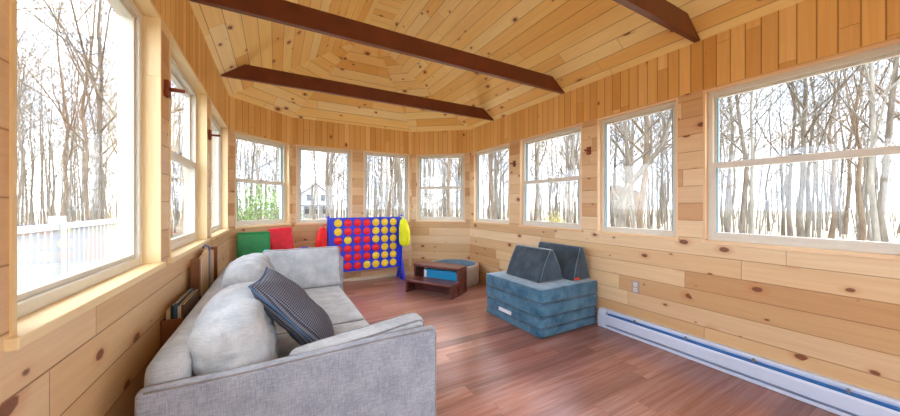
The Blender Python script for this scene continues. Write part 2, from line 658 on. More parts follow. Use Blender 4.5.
def dirmap(P, Q, off):
    d = Vector((Q[0] - P[0], Q[1] - P[1])).normalized()
    nn = Vector((-d.y, d.x))
    return lambda p: ((p[0] - P[0]) * d.x + (p[1] - P[1]) * d.y + off, math.hypot((p[0] - P[0]) * nn.x + (p[1] - P[1]) * nn.y, p[2] - ZT) + off)


slab([(P0[0], P0[1], ZT), (XA, YH, ZS), (P1[0], P1[1], ZT)], dirmap(P0, P1, 50.045))
slab([(P1[0], P1[1], ZT), (XA, YH, ZS), (XB_, YH, ZS), (P2[0], P2[1], ZT)], dirmap(P1, P2, 60.085))
slab([(P2[0], P2[1], ZT), (XB_, YH, ZS), (P3[0], P3[1], ZT)], dirmap(P2, P3, 70.03))
tag(mb.build('ceiling', [M_ceil, M_exterior]), kind='structure')

# thin pale trim at the foot of the bay walls
M_trim = plain('pale_trim', (226, 214, 188), 0.5, var=0.03)
for nm, M, L, a, b in (('baseboard_end_left', MA, 0.93, 0.01, 0.0), ('baseboard_end', MBm, 1.85, 0, 0), ('baseboard_end_right', MC, 1.01, 0, 0.01)):
    mb = MB()
    mb.box((a, -0.014, 0), (L - b, 0.0, 0.05), M=M)
    tag(mb.build(nm, M_trim), kind='structure')

# tie beams
blab = ['dark brown tie beam farthest from the camera, nearest the bay windows',
        'long dark brown tie beam crossing the middle of the ceiling',
        'dark brown tie beam at the upper right, nearest the camera']
for i, (y, lab) in enumerate(((3.745, blab[0]), (2.44, blab[1]), (1.15, blab[2]))):
    root = empty('ceiling_beam', ((XL + XR) / 2, y, ZT))
    hgt = 0.148
    ins = hgt / ((ZS - ZT) / (XA - XL))
    hw = (XR - XL) / 2 - 0.002
    mb = MB()
    mb.prism([(-hw, 0.0), (hw, 0.0), (hw - ins, hgt), (-hw + ins, hgt)], 0, 0.042)
    o = mb.build('ceiling_beam' if False else 'timber', M_beam, root)
    # make the timber itself the top-level thing
    o.parent = None
    o.location = root.location
    bpy.data.objects.remove(root)
    o.name = 'ceiling_beam' if i == 0 else 'ceiling_beam.%03d' % i
    tag(o, lab, 'beam', 'dark tie beams across the ceiling')

# ------------------------------------------------------------------ wall fittings
M_peg = plain('red_brown_peg_wood', (132, 58, 34), 0.4, var=0.12, scale=30)


def peg(M, s, z, lab):
    root = empty('curtain_rod_bracket')
    root.matrix_world = M @ Matrix.Translation((s, 0, z))
    tag(root, lab, 'bracket', 'wooden curtain rod brackets between the windows')
    a = MB()
    a.box((-0.022, -0.018, -0.04), (0.022, 0.0, 0.04))
    a.build('mounting_block', M_peg, root, bevel=0.003)
    a = MB()
    a.polytube([(0, -0.018, 0), (0, -0.075, 0.0)], 0.009, 10)
    a.build('peg', M_peg, root)


peg(ML, 2.0 - YB, 1.765, 'red-brown wooden bracket with peg on the left wall, nearest the camera')
peg(ML, 3.14 - YB, 1.765, 'red-brown wooden bracket with peg on the left wall, nearest the bay')
peg(MR, YK - 3.29, 1.765, 'small wooden bracket on the right wall, farther from the camera')
peg(MR, YK - 2.127, 1.765, 'small wooden bracket on the right wall, nearer the camera')

# outlet
root = empty('electrical_outlet')
root.matrix_world = MR @ Matrix.Translation((YK - 1.648, 0, 0.455))
tag(root, 'grey plate electrical outlet on the pine wall above the heater', 'outlet')
M_plate = plain('outlet_plate', (176, 160, 148), 0.4, var=0.02)
M_sock = plain('outlet_socket', (226, 222, 214), 0.4, var=0.02)
M_black = plain('soft_black', (24, 22, 22), 0.5, var=0.05)
a = MB()
a.box((-0.037, -0.006, -0.058), (0.037, 0, 0.058))
a.build('cover_plate', M_plate, root, bevel=0.003)
for zz in (-0.024, 0.024):
    a = MB()
    a.rbox((0.034, 0.006, 0.036), 0.0029, 2, M=Matrix.Translation((0, -0.007, zz)))
    s = a.build('socket', M_sock, root)
    for sx in (-0.007, 0.007):
        a = MB()
        a.box((sx - 0.0015, -0.0108, zz - 0.008), (sx + 0.0015, -0.0100, zz + 0.006))
        a.build('slot', M_black, s)

# baseboard heater on the right wall
M_heat = plain('heater_enamel', (206, 217, 236), 0.35, var=0.01)
M_heat_in = plain('heater_fins_blue_reflection', (52, 128, 196), 0.35, metal=0.3, var=0.05)  # blue reflection in the slot painted into the fin colour
HY0, HY1 = -0.55, 1.985
root = empty('baseboard_heater', (XR, (HY0 + HY1) / 2, 0))
tag(root, 'long low white baseboard heater along the foot of the right wall', 'heater')
hl = (HY1 - HY0) / 2
Mh = Matrix(((0, 1, 0, 0), (1, 0, 0, 0), (0, 0, 1, 0), (0, 0, 0, 1)))


def hprof(poly, y0, y1):
    m = MB()
    m.prism([(-x, z) for x, z in poly], y0, y1)
    return m


hprof([(0.002, 0.02), (0.008, 0.02), (0.008, 0.178), (0.002, 0.178)], -hl, hl).build('back_plate', M_heat, root)
hprof([(0.002, 0.172), (0.002, 0.18), (0.036, 0.18), (0.040, 0.164), (0.035, 0.164), (0.032, 0.174)], -hl, hl).build('top_cover', M_heat, root)
hprof([(0.056, 0.050), (0.062, 0.046), (0.062, 0.118), (0.055, 0.134), (0.051, 0.132), (0.057, 0.117)], -hl, hl - 0.07).build('front_cover', M_heat, root)
hprof([(0.008, 0.02), (0.008, 0.012), (0.060, 0.004), (0.060, 0.028)], -hl, hl).build('bottom_rail', M_heat, root)
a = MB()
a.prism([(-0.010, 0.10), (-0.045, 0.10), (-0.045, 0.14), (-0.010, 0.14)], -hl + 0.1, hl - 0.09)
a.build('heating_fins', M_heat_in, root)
hprof([(0.002, 0.004), (0.063, 0.004), (0.063, 0.13), (0.040, 0.181), (0.002, 0.181)], hl - 0.075, hl + 0.002).build('end_cap', M_heat, root, bevel=0.003)
for k in range(6):
    a = MB()
    y = hl - 0.35 - k * 0.4
    a.box((-0.050, y - 0.006, 0.142), (-0.036, y + 0.006, 0.166))
    a.build('support_clip', M_steel, root)

# ------------------------------------------------------------------ sofa
M_sofa = fabric('light_grey_linen', (154, 161, 168), (196, 201, 204))
M_sofa_arm = fabric('grey_woven_linen', (132, 140, 154), (176, 183, 194), mottled=0.3)
M_pipe = fabric('grey_piping', (120, 118, 120), (150, 148, 148))
M_leg = plain('dark_wood_leg', (52, 34, 26), 0.4)


def wrinkle(scale, amt, seed=0.0):
    def f(p):
        q = Vector((p[0] * scale + seed, p[1] * scale * 1.3, p[2] * scale))
        return (noise.noise(q) + 0.5 * noise.noise(q * 2.3)) * amt
    return f


def cushion_mesh(size, crown=0.3, r=0.05, amt=0.006, seed=0.0, k=14, thin=2, arch=0.0, scale=7.0):
    """boxed cushion, 'thin' is the axis of its thickness"""
    w = wrinkle(scale, amt, seed)
    h = [s / 2 for s in size]
    o = [i for i in range(3) if i != thin]

    def d(p):
        p = Vector(p)
        a = max(0.0, 1 - abs(p[o[0]] / h[o[0]]) ** 2.4)
        b = max(0.0, 1 - abs(p[o[1]] / h[o[1]]) ** 2.4)
        p2 = p.copy()
        p2[thin] *= 1 + crown * (a * b) ** 0.6
        sgn = 1 if p[thin] > 0 else -1
        p2[thin] += sgn * w(p) * (0.3 + a * b)
        # soft sides
        for i in o:
            p2[i] += (w(p * 1.7 + Vector((5, 5, 5))) * 0.6) * (1 if p[i] > 0 else -1)
        if arch:
            e = abs(p.y / h[1])
            if p.z > 0:
                p2.z *= 1 - arch * e ** 2.6
            p2.y *= 1 - 0.10 * max(0.0, p.z / h[2])
        return p2
    mb = MB()
    return mb, d


def cushion(name, size, M, mat, parent, crown=0.3, r=0.05, amt=0.006, seed=0.0, k=16, thin=2, piping=False, scale=7.0, arch=0.0):
    mb, d = cushion_mesh(size, crown, r, amt, seed, k, thin, arch, scale)
    mb.rbox(size, r, k, d, 0, M)
    o = mb.build(name, mat, parent, world=True)
    if piping:
        h = [s / 2 for s in size]
        oo = [i for i in range(3) if i != thin]
        mp = MB()
        for sg in (-1, 1):
            pts = []
            N = 12
            rr = r * 0.3
            cor = [(1, 1), (-1, 1), (-1, -1), (1, -1)]
            for ci, (ca, cb) in enumerate(cor):
                cc = 0.03
                for j in range(5):
                    an = math.pi / 2 * (j / 4 + ci)
                    a_ = ca * (h[oo[0]] - rr - cc) + cc * math.cos(an)
                    b_ = cb * (h[oo[1]] - rr - cc) + cc * math.sin(an)
                    p = [0, 0, 0]
                    p[oo[0]], p[oo[1]], p[thin] = a_, b_, sg * (h[thin] - rr)
                    pts.append(d(p))
                na, nb = cor[(ci + 1) % 4]
                for j in range(1, N):
                    f = j / N
                    a_ = (ca * (1 - f) + na * f) * (h[oo[0]] - rr - (cc if ca == na else cc) * (0 if ca == na else 1))
                    b_ = (cb * (1 - f) + nb * f) * (h[oo[1]] - rr - (0 if cb == nb else cc))
                    p = [0, 0, 0]
                    if ca == na:
                        p[oo[0]] = ca * (h[oo[0]] - rr)
                        p[oo[1]] = (cb * (1 - f) + nb * f) * (h[oo[1]] - rr - cc)
                    else:
                        p[oo[1]] = cb * (h[oo[1]] - rr)
                        p[oo[0]] = (ca * (1 - f) + na * f) * (h[oo[0]] - rr - cc)
                    p[thin] = sg * (h[thin] - rr)
                    pts.append(d(p))
            mp.loop(pts, 0.0045, 6, 0, M)
        mp.build('piping', M_pipe, o)
        # piping was built in world coordinates
        me = bpy.data.objects[o.children[0].name].data
        off = Vector(parent.location)
        for v in me.vertices:
            v.co -= off
    return o


SX0, SX1, SY0, SY1 = -0.372, 0.65, 1.275, 3.56
SH, AH = 0.43, 0.636
AT = 0.055
sofa = empty('sofa', ((SX0 + SX1) / 2, (SY0 + SY1) / 2, 0))
tag(sofa, 'light grey linen sofa with loose cushions along the left wall', 'sofa')
T = Matrix.Translation
mb = MB()
mb.rbox((SX1 - SX0 - 0.08, SY1 - SY0 - 0.14, 0.22), 0.025, 8, None, 0, T(((SX0 + SX1) / 2 - 0.03, (SY0 + SY1) / 2, 0.17)))
mb.build('base', M_sofa_arm, sofa, world=True)


def arm(y0, y1, name='arm'):
    mb = MB()
    w = wrinkle(4, 0.004, y0)

    def d(p):
        p = Vector(p)
        p.y += w(p)
        p.z += 0.006 * math.sin(p.x * 5) if p.z > 0 else 0
        return p
    M = T(((SX0 + SX1) / 2, (y0 + y1) / 2, (AH + 0.06) / 2))
    mb.rbox((SX1 - SX0, y1 - y0, AH - 0.06), 0.022, 16, d, 0, M)
    o = mb.build(name, M_sofa_arm, sofa, world=True)
    mp = MB()
    hx, hz, hy = (SX1 - SX0) / 2, (AH - 0.06) / 2, (y1 - y0) / 2
    for sg in (-1, 1):
        pts = []
        pts.append((hx - 0.007, sg * (hy - 0.007), -hz + 0.01))
        for j in range(10):
            pts.append((hx - 0.007, sg * (hy - 0.007), -hz + 0.01 + (2 * hz - 0.05) * j / 9))
        for j in range(1, 6):
            a_ = math.pi / 2 * j / 5
            pts.append((hx - 0.037 + 0.03 * math.cos(a_), sg * (hy - 0.007), hz - 0.037 + 0.03 * math.sin(a_)))
        for j in range(1, 20):
            pts.append((hx - 0.037 - (2 * hx - 0.06) * j / 19, sg * (hy - 0.007), hz - 0.007))
        pts = [d(p) for p in pts[1:]]
        mp.polytube(pts, 0.0045, 6, 0, M=M)
    p = mp.build('piping', M_pipe, o)
    for v in p.data.vertices:
        v.co -= Vector(sofa.location)
    return o


arm(SY0, SY0 + AT)
arm(SY1 - AT, SY1)
# back
mb = MB()
w = wrinkle(5, 0.006, 3)
mb.rbox((0.115, SY1 - SY0 - 2 * AT, 0.64), 0.035, 18, lambda p: (p[0] + w(p) + (0.02 * (0.3 - p[2]) if p[0] > 0 else 0), p[1], p[2] + w(p) * 0.7), 0,
        T((SX0 + 0.060, (SY0 + SY1) / 2 + 0.0, 0.37)))
mb.build('back', M_sofa, sofa, world=True)
# seat cushions
sx0 = SX0 + 0.12
ym = 2.13
for k, (a, b) in enumerate(((SY0 + AT + 0.004, ym), (ym + 0.002, SY1 - AT - 0.004))):
    cushion('seat_cushion', (0.545 - sx0, b - a - 0.004, 0.155), T(((0.545 + sx0) / 2, (a + b) / 2, SH - 0.078)), M_sofa, sofa,
            crown=0.14, r=0.03, amt=0.004, seed=3.1 * k, piping=True)
# back cushions: slouched against the back
cushion('back_cushion', (0.19, 0.80, 0.38), T((-0.142, 1.735, 0.61)) @ Matrix.Rotation(R(-13), 4, 'Y') @ Matrix.Rotation(R(1), 4, 'Z'),
        M_sofa, sofa, crown=0.40, r=0.07, amt=0.02, seed=1.3, thin=0, k=26, scale=8, arch=0.24)
cushion('back_cushion', (0.19, 0.82, 0.42), T((-0.135, 2.58, 0.63)) @ Matrix.Rotation(R(-13), 4, 'Y') @ Matrix.Rotation(R(-2), 4, 'Z'),
        M_sofa, sofa, crown=0.40, r=0.07, amt=0.02, seed=8.3, thin=0, k=26, scale=8, arch=0.24)
# cushions against the arms
cushion('arm_cushion', (0.66, 0.15, 0.38), T((0.225, 3.20, 0.605)) @ Matrix.Rotation(R(-13), 4, 'X'),
        M_sofa, sofa, crown=0.25, r=0.04, amt=0.005, seed=5.3, thin=1, piping=True)
cushion('arm_cushion', (0.58, 0.10, 0.23), T((0.345, 1.405, 0.530)) @ Matrix.Rotation(R(-6.5), 4, 'Y') @ Matrix.Rotation(R(6), 4, 'X'),
        M_sofa, sofa, crown=0.25, r=0.035, amt=0.005, seed=2.3, thin=1, piping=True)
for x in (SX0 + 0.1, SX1 - 0.1):
    for y in (SY0 + 0.1, SY1 - 0.1):
        mb = MB()
        mb.lathe([(0.018, 0.0), (0.026, 0.065)], 14, M=T((x, y, 0)))
        mb.build('leg', M_leg, sofa, world=True)

# throw pillow
tp = NT('houndstooth_fabric')
co = tp.n('ShaderNodeTexCoord').outputs['Object']
s = tp.sep(co)
sx = tp.math('SINE', tp.math('MULTIPLY', s[0], 640.0))
sy = tp.math('SINE', tp.math('MULTIPLY', s[1], 640.0))
chk = tp.math('MULTIPLY', tp.math('ADD', tp.math('ADD', sx, sy), 1.0), 0.5, clamp=True)
nn = tp.noise(co, 60, 2)
col = tp.ramp(tp.math('ADD', tp.math('MULTIPLY', chk, 0.8), tp.math('MULTIPLY', nn, 0.2)), [(0.2, lin((40, 43, 58))), (0.85, lin((124, 128, 142)))])
tp.principled(col, 0.9, tp.bump(nn, 0.3, 0.003))
M_pillow = tp.mat
pil = MB()
N = 30
w1 = wrinkle(9, 0.012, 4.4)
vs, fs = [], []
for side in (1, -1):
    for i in range(N + 1):
        for j in range(N + 1):
            x = -1 + 2 * i / N
            y = -1 + 2 * j / N
            e = (max(0, 1 - abs(x) ** 2.6) * max(0, 1 - abs(y) ** 2.6)) ** 0.5
            px = x * 0.27 * (1 - 0.07 * (1 - y * y))
            py = y * 0.225 * (1 - 0.07 * (1 - x * x))
            vs.append((px, py, side * (0.075 * e + w1((px, py, side)) * e)))
n1 = (N + 1) ** 2
for sd in (0, 1):
    for i in range(N):
        for j in range(N):
            q = [sd * n1 + i * (N + 1) + j, sd * n1 + (i + 1) * (N + 1) + j, sd * n1 + (i + 1) * (N + 1) + j + 1, sd * n1 + i * (N + 1) + j + 1]
            fs.append(tuple(q) if sd == 0 else tuple(reversed(q)))
pil.add(vs, fs, 0, None, True)
pillow = pil.build('throw_pillow', M_pillow)
tag(pillow, 'dark blue-grey houndstooth throw pillow leaning on the sofa back cushion', 'pillow')
pillow.location = (0.105, 1.80, 0.645)
pillow.rotation_euler = (R(0), R(49), R(-7))
mb = MB()
pts = []
for k in range(4 * 16):
    t_ = k / 16
    sd = int(t_)
    f = (t_ - sd) * 2 - 1
    x, y = ((f, -1), (1, f), (-f, 1), (-1, -f))[sd]
    pts.append((x * 0.27 * (1 - 0.07 * (1 - y * y)), y * 0.225 * (1 - 0.07 * (1 - x * x)), 0))
mb.loop(pts, 0.0045, 6)
tag(mb.build('piping', plain('blue_piping', (70, 110, 150), 0.8), pillow), 'blue edge piping')

# two small toys on the far arm of the sofa
M_teal = plain('teal_plastic', (40, 150, 175), 0.4)
M_purple = plain('purple_plastic', (84, 66, 170), 0.4)
M_whitep = plain('white_plastic', (232, 232, 238), 0.4, var=0.01)
toy = empty('toy_ring', (0.26, 3.532, AH))
tag(toy, 'small purple and white toy peeking over the far sofa cushion', 'toy')
mb = MB()
mb.loop([(0.07 * math.cos(a), 0, 0.058 + 0.045 * math.sin(a) + 0.02) for a in [2 * math.pi * k / 24 for k in range(24)]], 0.013, 10)
mb.build('ring', M_purple, toy)
mb = MB()
mb.rbox((0.09, 0.045, 0.10), 0.02, 4, None, 0, T((0, 0, 0.05)))
mb.build('body', M_whitep, toy)
tb = MB()
tb.lathe([(0.0001, 0), (0.03, 0.0), (0.030, 0.03), (0.030, 0.105), (0.027, 0.12), (0.018, 0.128), (0.0001, 0.128)], 24)
o = tb.build('toy_cup', M_teal)
o.location = (-0.07, 3.532, AH)
tag(o, 'small teal toy cup peeking over the far sofa cushion below the green mat', 'toy')

# ------------------------------------------------------------------ crate with books and folded table behind the sofa
M_crate = plank_mat('crate_wood', [(120, 74, 44), (140, 90, 54)], 0.1, 1.0, knots=0.1, gap_amt=0.4)
cr = empty('wooden_crate', (-0.421, 2.14, 0))
tag(cr, 'narrow brown wooden crate of books wedged between sofa back and left wall', 'crate')
mb = MB()
mb.box((-0.042, -0.22, 0.0), (-0.036, 0.22, 0.66))
mb.build('side_panel', M_crate, cr)
mb = MB()
mb.box((0.036, -0.22, 0.0), (0.042, 0.22, 0.64))
mb.build('side_panel', M_crate, cr)
mb = MB()
mb.box((-0.036, -0.22, 0.0), (0.036, -0.208, 0.66))
mb.build('end_panel', M_crate, cr)
mb = MB()
mb.box((-0.036, 0.208, 0.0), (0.036, 0.22, 0.66))
mb.build('end_panel', M_crate, cr)
mb = MB()
mb.box((-0.036, -0.208, 0.48), (0.036, 0.208, 0.49))
mb.build('shelf', M_crate, cr)
M_page = plain('book_pages', (226, 214, 186), 0.8, var=0.04)
bk = [((196, 170, 120), 'tan', 0.015, 0.205), ((40, 40, 46), 'black', 0.013, 0.225), ((56, 92, 120), 'blue', 0.012, 0.232), ((206, 200, 184), 'cream', 0.012, 0.215), ((90, 60, 44), 'brown', 0.012, 0.222)]
x = -0.0345
for i, (c, nm, th, hh) in enumerate(bk):
    r_ = empty('book', (cr.location.x + x + th / 2, 2.14, 0.4901))
    tag(r_, 'thin %s book standing in the narrow crate behind the sofa' % nm, 'book', 'books in the crate behind the sofa')
    m = plain('book_cover_' + nm, c, 0.5)
    b = MB()
    b.box((-th / 2, -0.17, 0), (-th / 2 + 0.0015, 0.17, hh))
    b.box((th / 2 - 0.0015, -0.17, 0), (th / 2, 0.17, hh))
    b.box((-th / 2 + 0.0015, -0.17, 0), (th / 2 - 0.0015, -0.168, hh))
    b.build('cover', m, r_)
    b = MB()
    b.box((-th / 2 + 0.0015, -0.168, 0.003), (th / 2 - 0.0015, 0.165, hh - 0.004))
    b.build('pages', M_page, r_)
    x += th + 0.001
# folded slatted table leaning on the wall
ft = empty('folded_table', (-0.415, 2.71, 0))
tag(ft, 'folded wooden slatted table standing against the left wall behind the sofa', 'table')
M_slat = plank_mat('slat_wood', [(214, 184, 140), (228, 202, 162)], 0.5, 2.0, knots=0.1, gap_amt=0)
M_slat_b = plain('blue_slat_paint', (96, 116, 146), 0.5)
for k in range(8):
    y = -0.27 + k * 0.075
    mb = MB()
    mb.box((-0.018, y, 0.03), (-0.002, y + 0.066, 0.885 - 0.012 * abs(k - 4)))
    mb.build('slat', M_slat_b if k in (5,) else M_slat, ft)
for y in (-0.315, 0.335):
    mb = MB()
    mb.box((-0.028, y, 0.0), (0.016, y + 0.032, 0.87))
    mb.build('side_rail', M_crate, ft)
for z in (0.10, 0.70):
    mb = MB()
    mb.box((-0.038, -0.283, z), (-0.020, 0.335, z + 0.05))
    mb.build('cross_rail', M_crate, ft)
mb = MB()
mb.polytube([(0.0, 0.10, 0.870), (0.0, 0.10, 0.90), (-0.025, 0.10, 0.912), (-0.035, 0.10, 0.89)], 0.006, 8)
mb.build('hook', plain('blue_hook', (60, 90, 150), 0.4), ft)

# ------------------------------------------------------------------ mats leaning under the bay window
M_green = plain('green_vinyl', (4, 124, 60), 0.42, var=0.08, bumpy=0.05)
M_red = plain('red_vinyl', (214, 18, 44), 0.5, var=0.08, bumpy=0.1)
gm = empty('gym_mat')
gm.matrix_world = T((-0.213, 4.37, 0.0)) @ Matrix.Rotation(R(8), 4, 'Z') @ Matrix.Rotation(R(-7.0), 4, 'X')
gm.name = 'ribbed_mat'
tag(gm, 'green ribbed foam mat leaning on the wall under the leftmost bay window', 'mat')
mb = MB()
mb.rbox((0.34, 0.045, 0.87), 0.015, 60, lambda p: (p[0], p[1] + (0.006 * math.sin(p[2] * 2 * math.pi / 0.028) if p[1] < 0 else 0), p[2]), 0, T((0.0, -0.045, 0.435)))
mb.build('foam_body', M_green, gm)
mb = MB()
mb.box((-0.162, -0.070, 0.866), (0.162, -0.020, 0.876))
tag(mb.build('edge_binding', plain('green_binding', (60, 140, 84), 0.5), gm, bevel=0.004), 'paler green top binding')
rm = empty('foam_mat')
rm.matrix_world = T((0.145, 4.60, 0.0)) @ Matrix.Rotation(R(10), 4, 'Z') @ Matrix.Rotation(R(-12.5), 4, 'X') @ Matrix.Rotation(R(-3.5), 4, 'Y')
tag(rm, 'red foam mat leaning on the wall between green mat and blue game', 'mat')
mb = MB()
wr = wrinkle(8, 0.008, 2)
mb.rbox((0.275, 0.07, 0.90), 0.022, 20, lambda p: (p[0], p[1] + wr(p), p[2]), 0, T((0, -0.02, 0.46)))
mb.build('foam_body', M_red, rm)
mb = MB()
mb.box((-0.125, -0.045, 0.902), (0.125, 0.006, 0.912))
tag(mb.build('edge_binding', plain('pink_binding', (236, 96, 100), 0.5), rm, bevel=0.004), 'pinkish top edge')

# ------------------------------------------------------------------ giant four-in-a-row game
M_blue = plain('royal_blue_plastic', (22, 44, 205), 0.38, var=0.03)
M_dred = plain('red_disc_plastic', (244, 24, 36), 0.4, var=0.02)
M_dyel = plain('yellow_disc_plastic', (255, 214, 44), 0.4, var=0.02)
GX0, GX1, GZ0, GZ1, GY = 0.690, 1.775, 0.205, 1.01, 4.83
game = empty('four_in_a_row_game', ((GX0 + GX1) / 2, GY, 0))
tag(game, 'giant blue four-in-a-row game board standing before the end windows', 'game')
cw = (GX1 - GX0 - 0.10) / 7
ch = (GZ1 - GZ0 - 0.03) / 6
hr = 0.058


def holed(y):
    """one sheet of plastic with 42 round holes"""
    mb = MB()
    x0 = GX0 + 0.05
    z0 = GZ0 + 0.015
    nseg = 24
    for c in range(7):
        for r_ in range(6):
            cx, cz = x0 + (c + 0.5) * cw, z0 + (r_ + 0.5) * ch
            ring, sq = [], []
            for k in range(nseg):
                a = 2 * math.pi * k / nseg
                ca, sa = math.cos(a), math.sin(a)
                ring.append((cx + hr * ca, cz + hr * sa))
                m = max(abs(ca) / (cw / 2), abs(sa) / (ch / 2))
                sq.append((cx + ca / m, cz + sa / m))
            for yy, fl in ((y, False), (y + 0.005, True)):
                vs = [(p[0], yy, p[1]) for p in ring] + [(p[0], yy, p[1]) for p in sq]
                fs = []
                for k in range(nseg):
                    k2 = (k + 1) % nseg
                    q = (k, nseg + k, nseg + k2, k2)
                    fs.append(tuple(reversed(q)) if fl else q)
                # corners of the cell
                mb.add(vs, fs)
                for (sxx, szz) in ((1, 1), (-1, 1), (-1, -1), (1, -1)):
                    kx = [k for k in range(nseg)]
                    corner = (cx + sxx * cw / 2, yy, cz + szz * ch / 2)
                    cand = sorted(kx, key=lambda k: (sq[k][0] - corner[0]) ** 2 + (sq[k][1] - corner[2]) ** 2)[:2]
                    cand.sort()
                    if cand[1] - cand[0] > 2:
                        cand.reverse()
                    p, q = sq[cand[0]], sq[cand[1]]
                    mb.add([(p[0], yy, p[1]), corner, (q[0], yy, q[1])], [(0, 1, 2) if not fl else (2, 1, 0)])
            vs = [(p[0], y, p[1]) for p in ring] + [(p[0], y + 0.005, p[1]) for p in ring]
            fs = [(k, (k + 1) % nseg, nseg + (k + 1) % nseg, nseg + k) for k in range(nseg)]
            mb.add(vs, fs, 0, None, True)
    # margins
    x1 = GX1 - 0.05
    mb.box((GX0, y, GZ0), (x0, y + 0.005, GZ1))
    mb.box((x1, y, GZ0), (GX1, y + 0.005, GZ1))
    mb.box((x0, y, GZ0), (x1, y + 0.005, z0))
    mb.box((x0, y, GZ1 - 0.015), (x1, y + 0.005, GZ1))
    return mb


holed(GY - 0.0205).build('front_panel', M_blue, game, world=True)
holed(GY + 0.0155).build('rear_panel', M_blue, game, world=True)
for x in (GX0 - 0.028, GX1 + 0.002):
    mb = MB()
    mb.box((x, GY - 0.034, 0.0), (x + 0.026, GY + 0.034, GZ1 + 0.03))
    p = mb.build('post', M_blue, game, world=True, bevel=0.004)
    xc = x + 0.013
    for sg in (-1, 1):
        mb = MB()
        v = [(xc - 0.016, GY + sg * 0.034, 0.30), (xc - 0.016, GY + sg * 0.034, 0.12), (xc - 0.016, GY + sg * 0.13, 0.0), (xc - 0.016, GY + sg * 0.19, 0.0), (xc - 0.016, GY + sg * 0.05, 0.30)]
        v2 = [(xc + 0.016, q[1], q[2]) for q in v]
        n = 5
        f = [(0, 1, 2, 3, 4), (9, 8, 7, 6, 5)] + [(i, n + i, n + (i + 1) % n, (i + 1) % n) for i in range(n)]
        mb.add(v + v2, f)
        mb.build('foot', M_blue, game, world=True, bevel=0.003)
mb = MB()
mb.box((GX0, GY - 0.0155, GZ0), (GX1, GY + 0.0155, GZ0 + 0.012))
mb.build('bottom_slider', M_blue, game, world=True)

rows = ['YRRRYYY', 'YRRRYYY', 'RYRRYYY', 'RRRRRYY', 'YRRRYYY', 'RRRYYYY']
rows = ['YRRRYYY', 'YRRRYYY', 'RYRRYYY', 'RRRRRYY', 'RRRRYYY', 'RRRYYYY']
ordn = ['top', 'second', 'third', 'fourth', 'fifth', 'bottom']
colw = ['first', 'second', 'third', 'fourth', 'fifth', 'sixth', 'seventh']
dm = MB()
dr = min(ch, cw) / 2 - 0.002
dm.lathe([(0.0001, -0.015), (dr - 0.002, -0.015), (dr, -0.012), (dr, 0.012), (dr - 0.002, 0.015), (0.0001, 0.015)], 32,
         M=Matrix.Rotation(R(90), 4, 'X'))
first = {}
for r_ in range(6):
    for c in range(7):
        k = rows[r_][c]
        nm = 'yellow' if k == 'Y' else 'red'
        if k not in first:
            o = dm.build('game_disc', M_dyel if k == 'Y' else M_dred)
            first[k] = o
        else:
            o = first[k].copy()
            C.objects.link(o)
        o.location = (GX0 + 0.05 + (c + 0.5) * cw, GY, GZ1 - 0.015 - (r_ + 0.5) * ch)
        tag(o, '%s disc in the %s row and %s column from the left of the blue game' % (nm, ordn[r_], colw[c]), 'game disc', '%s discs in the giant game' % nm)

# disc bags hanging at the two ends
M_bagy = plain('yellow_mesh_bag', (226, 232, 12), 0.7, var=0.1, scale=60, bumpy=0.3)
M_bagr = plain('red_mesh_bag', (222, 20, 24), 0.7, var=0.1, scale=60, bumpy=0.3)


def bag(x, m, nm, lab, sx):
    r_ = empty('disc_bag', (x, GY - 0.01 if nm == 'red' else GY - 0.15, 0.99))
    tag(r_, lab, 'bag', 'hanging bags of the giant game')
    mb = MB()
    wv = wrinkle(14, 0.012, x)

    def d(p):
        f = (p[2] / 0.2)
        k = 1.0 - 0.42 * max(0, f) ** 1.6 - 0.10 * max(0, -f) ** 3
        return (p[0] * k + wv(p) * 0.5 - sx * 0.02 * max(0, f), p[1] * k + wv(p), p[2])
    mb.rbox((0.15, 0.17, 0.43), 0.05, 14, d, 0, T((0, 0, -0.225)))
    mb.build('pouch', m, r_)
    mb = MB()
    mb.loop([(0.035 * math.cos(a) - sx * 0.01, 0.05 * math.sin(a), -0.03) for a in [2 * math.pi * k / 20 for k in range(20)]], 0.006, 6)
    mb.build('drawstring', m, r_)
    mb = MB()
    mb.polytube([(-sx * 0.075, 0.0, 0.02), (-sx * 0.055, 0, 0.028), (-sx * 0.03, 0, 0.015), (-sx * 0.01, 0, -0.028)], 0.006, 8)
    mb.build('hanging_loop', m, r_)


bag(GX1 + 0.02, M_bagy, 'yellow', 'yellow cloth bag hanging at the right end of the blue game', 1)
bag(GX0 - 0.11, M_bagr, 'red', 'red cloth bag hanging at the left end of the blue game', -1)
for o in bpy.data.objects:
    if o.name.startswith('disc_bag') and o['label'].startswith('red'):
        o.location.z = 0.89

# ------------------------------------------------------------------ steps, bin and round pool
M_step = plain('mahogany_resin', (96, 46, 40), 0.32, var=0.12, scale=12, coat=0.2)
ang = math.atan2(-0.857, 0.515)
st = empty('step_stool', (1.565, 4.055, 0), ang)
tag(st, 'two-tread dark red-brown step stool in front of the round pool', 'step stool')
W, D = 0.735, 0.43


def tread(y0, y1, z, name):
    mb = MB()

    def d(p):
        x = p[0] / (W / 2)
        bulge = -0.035 * (1 - x * x) if p[1] < 0 else 0
        return (p[0], p[1] + bulge, p[2] + 0.004 * (1 - x * x))
    mb.rbox((W + 0.01, y1 - y0, 0.035), 0.012, 12, d, 0, T((W / 2, (y0 + y1) / 2, z - 0.017)))
    mb.build(name, M_step, st)


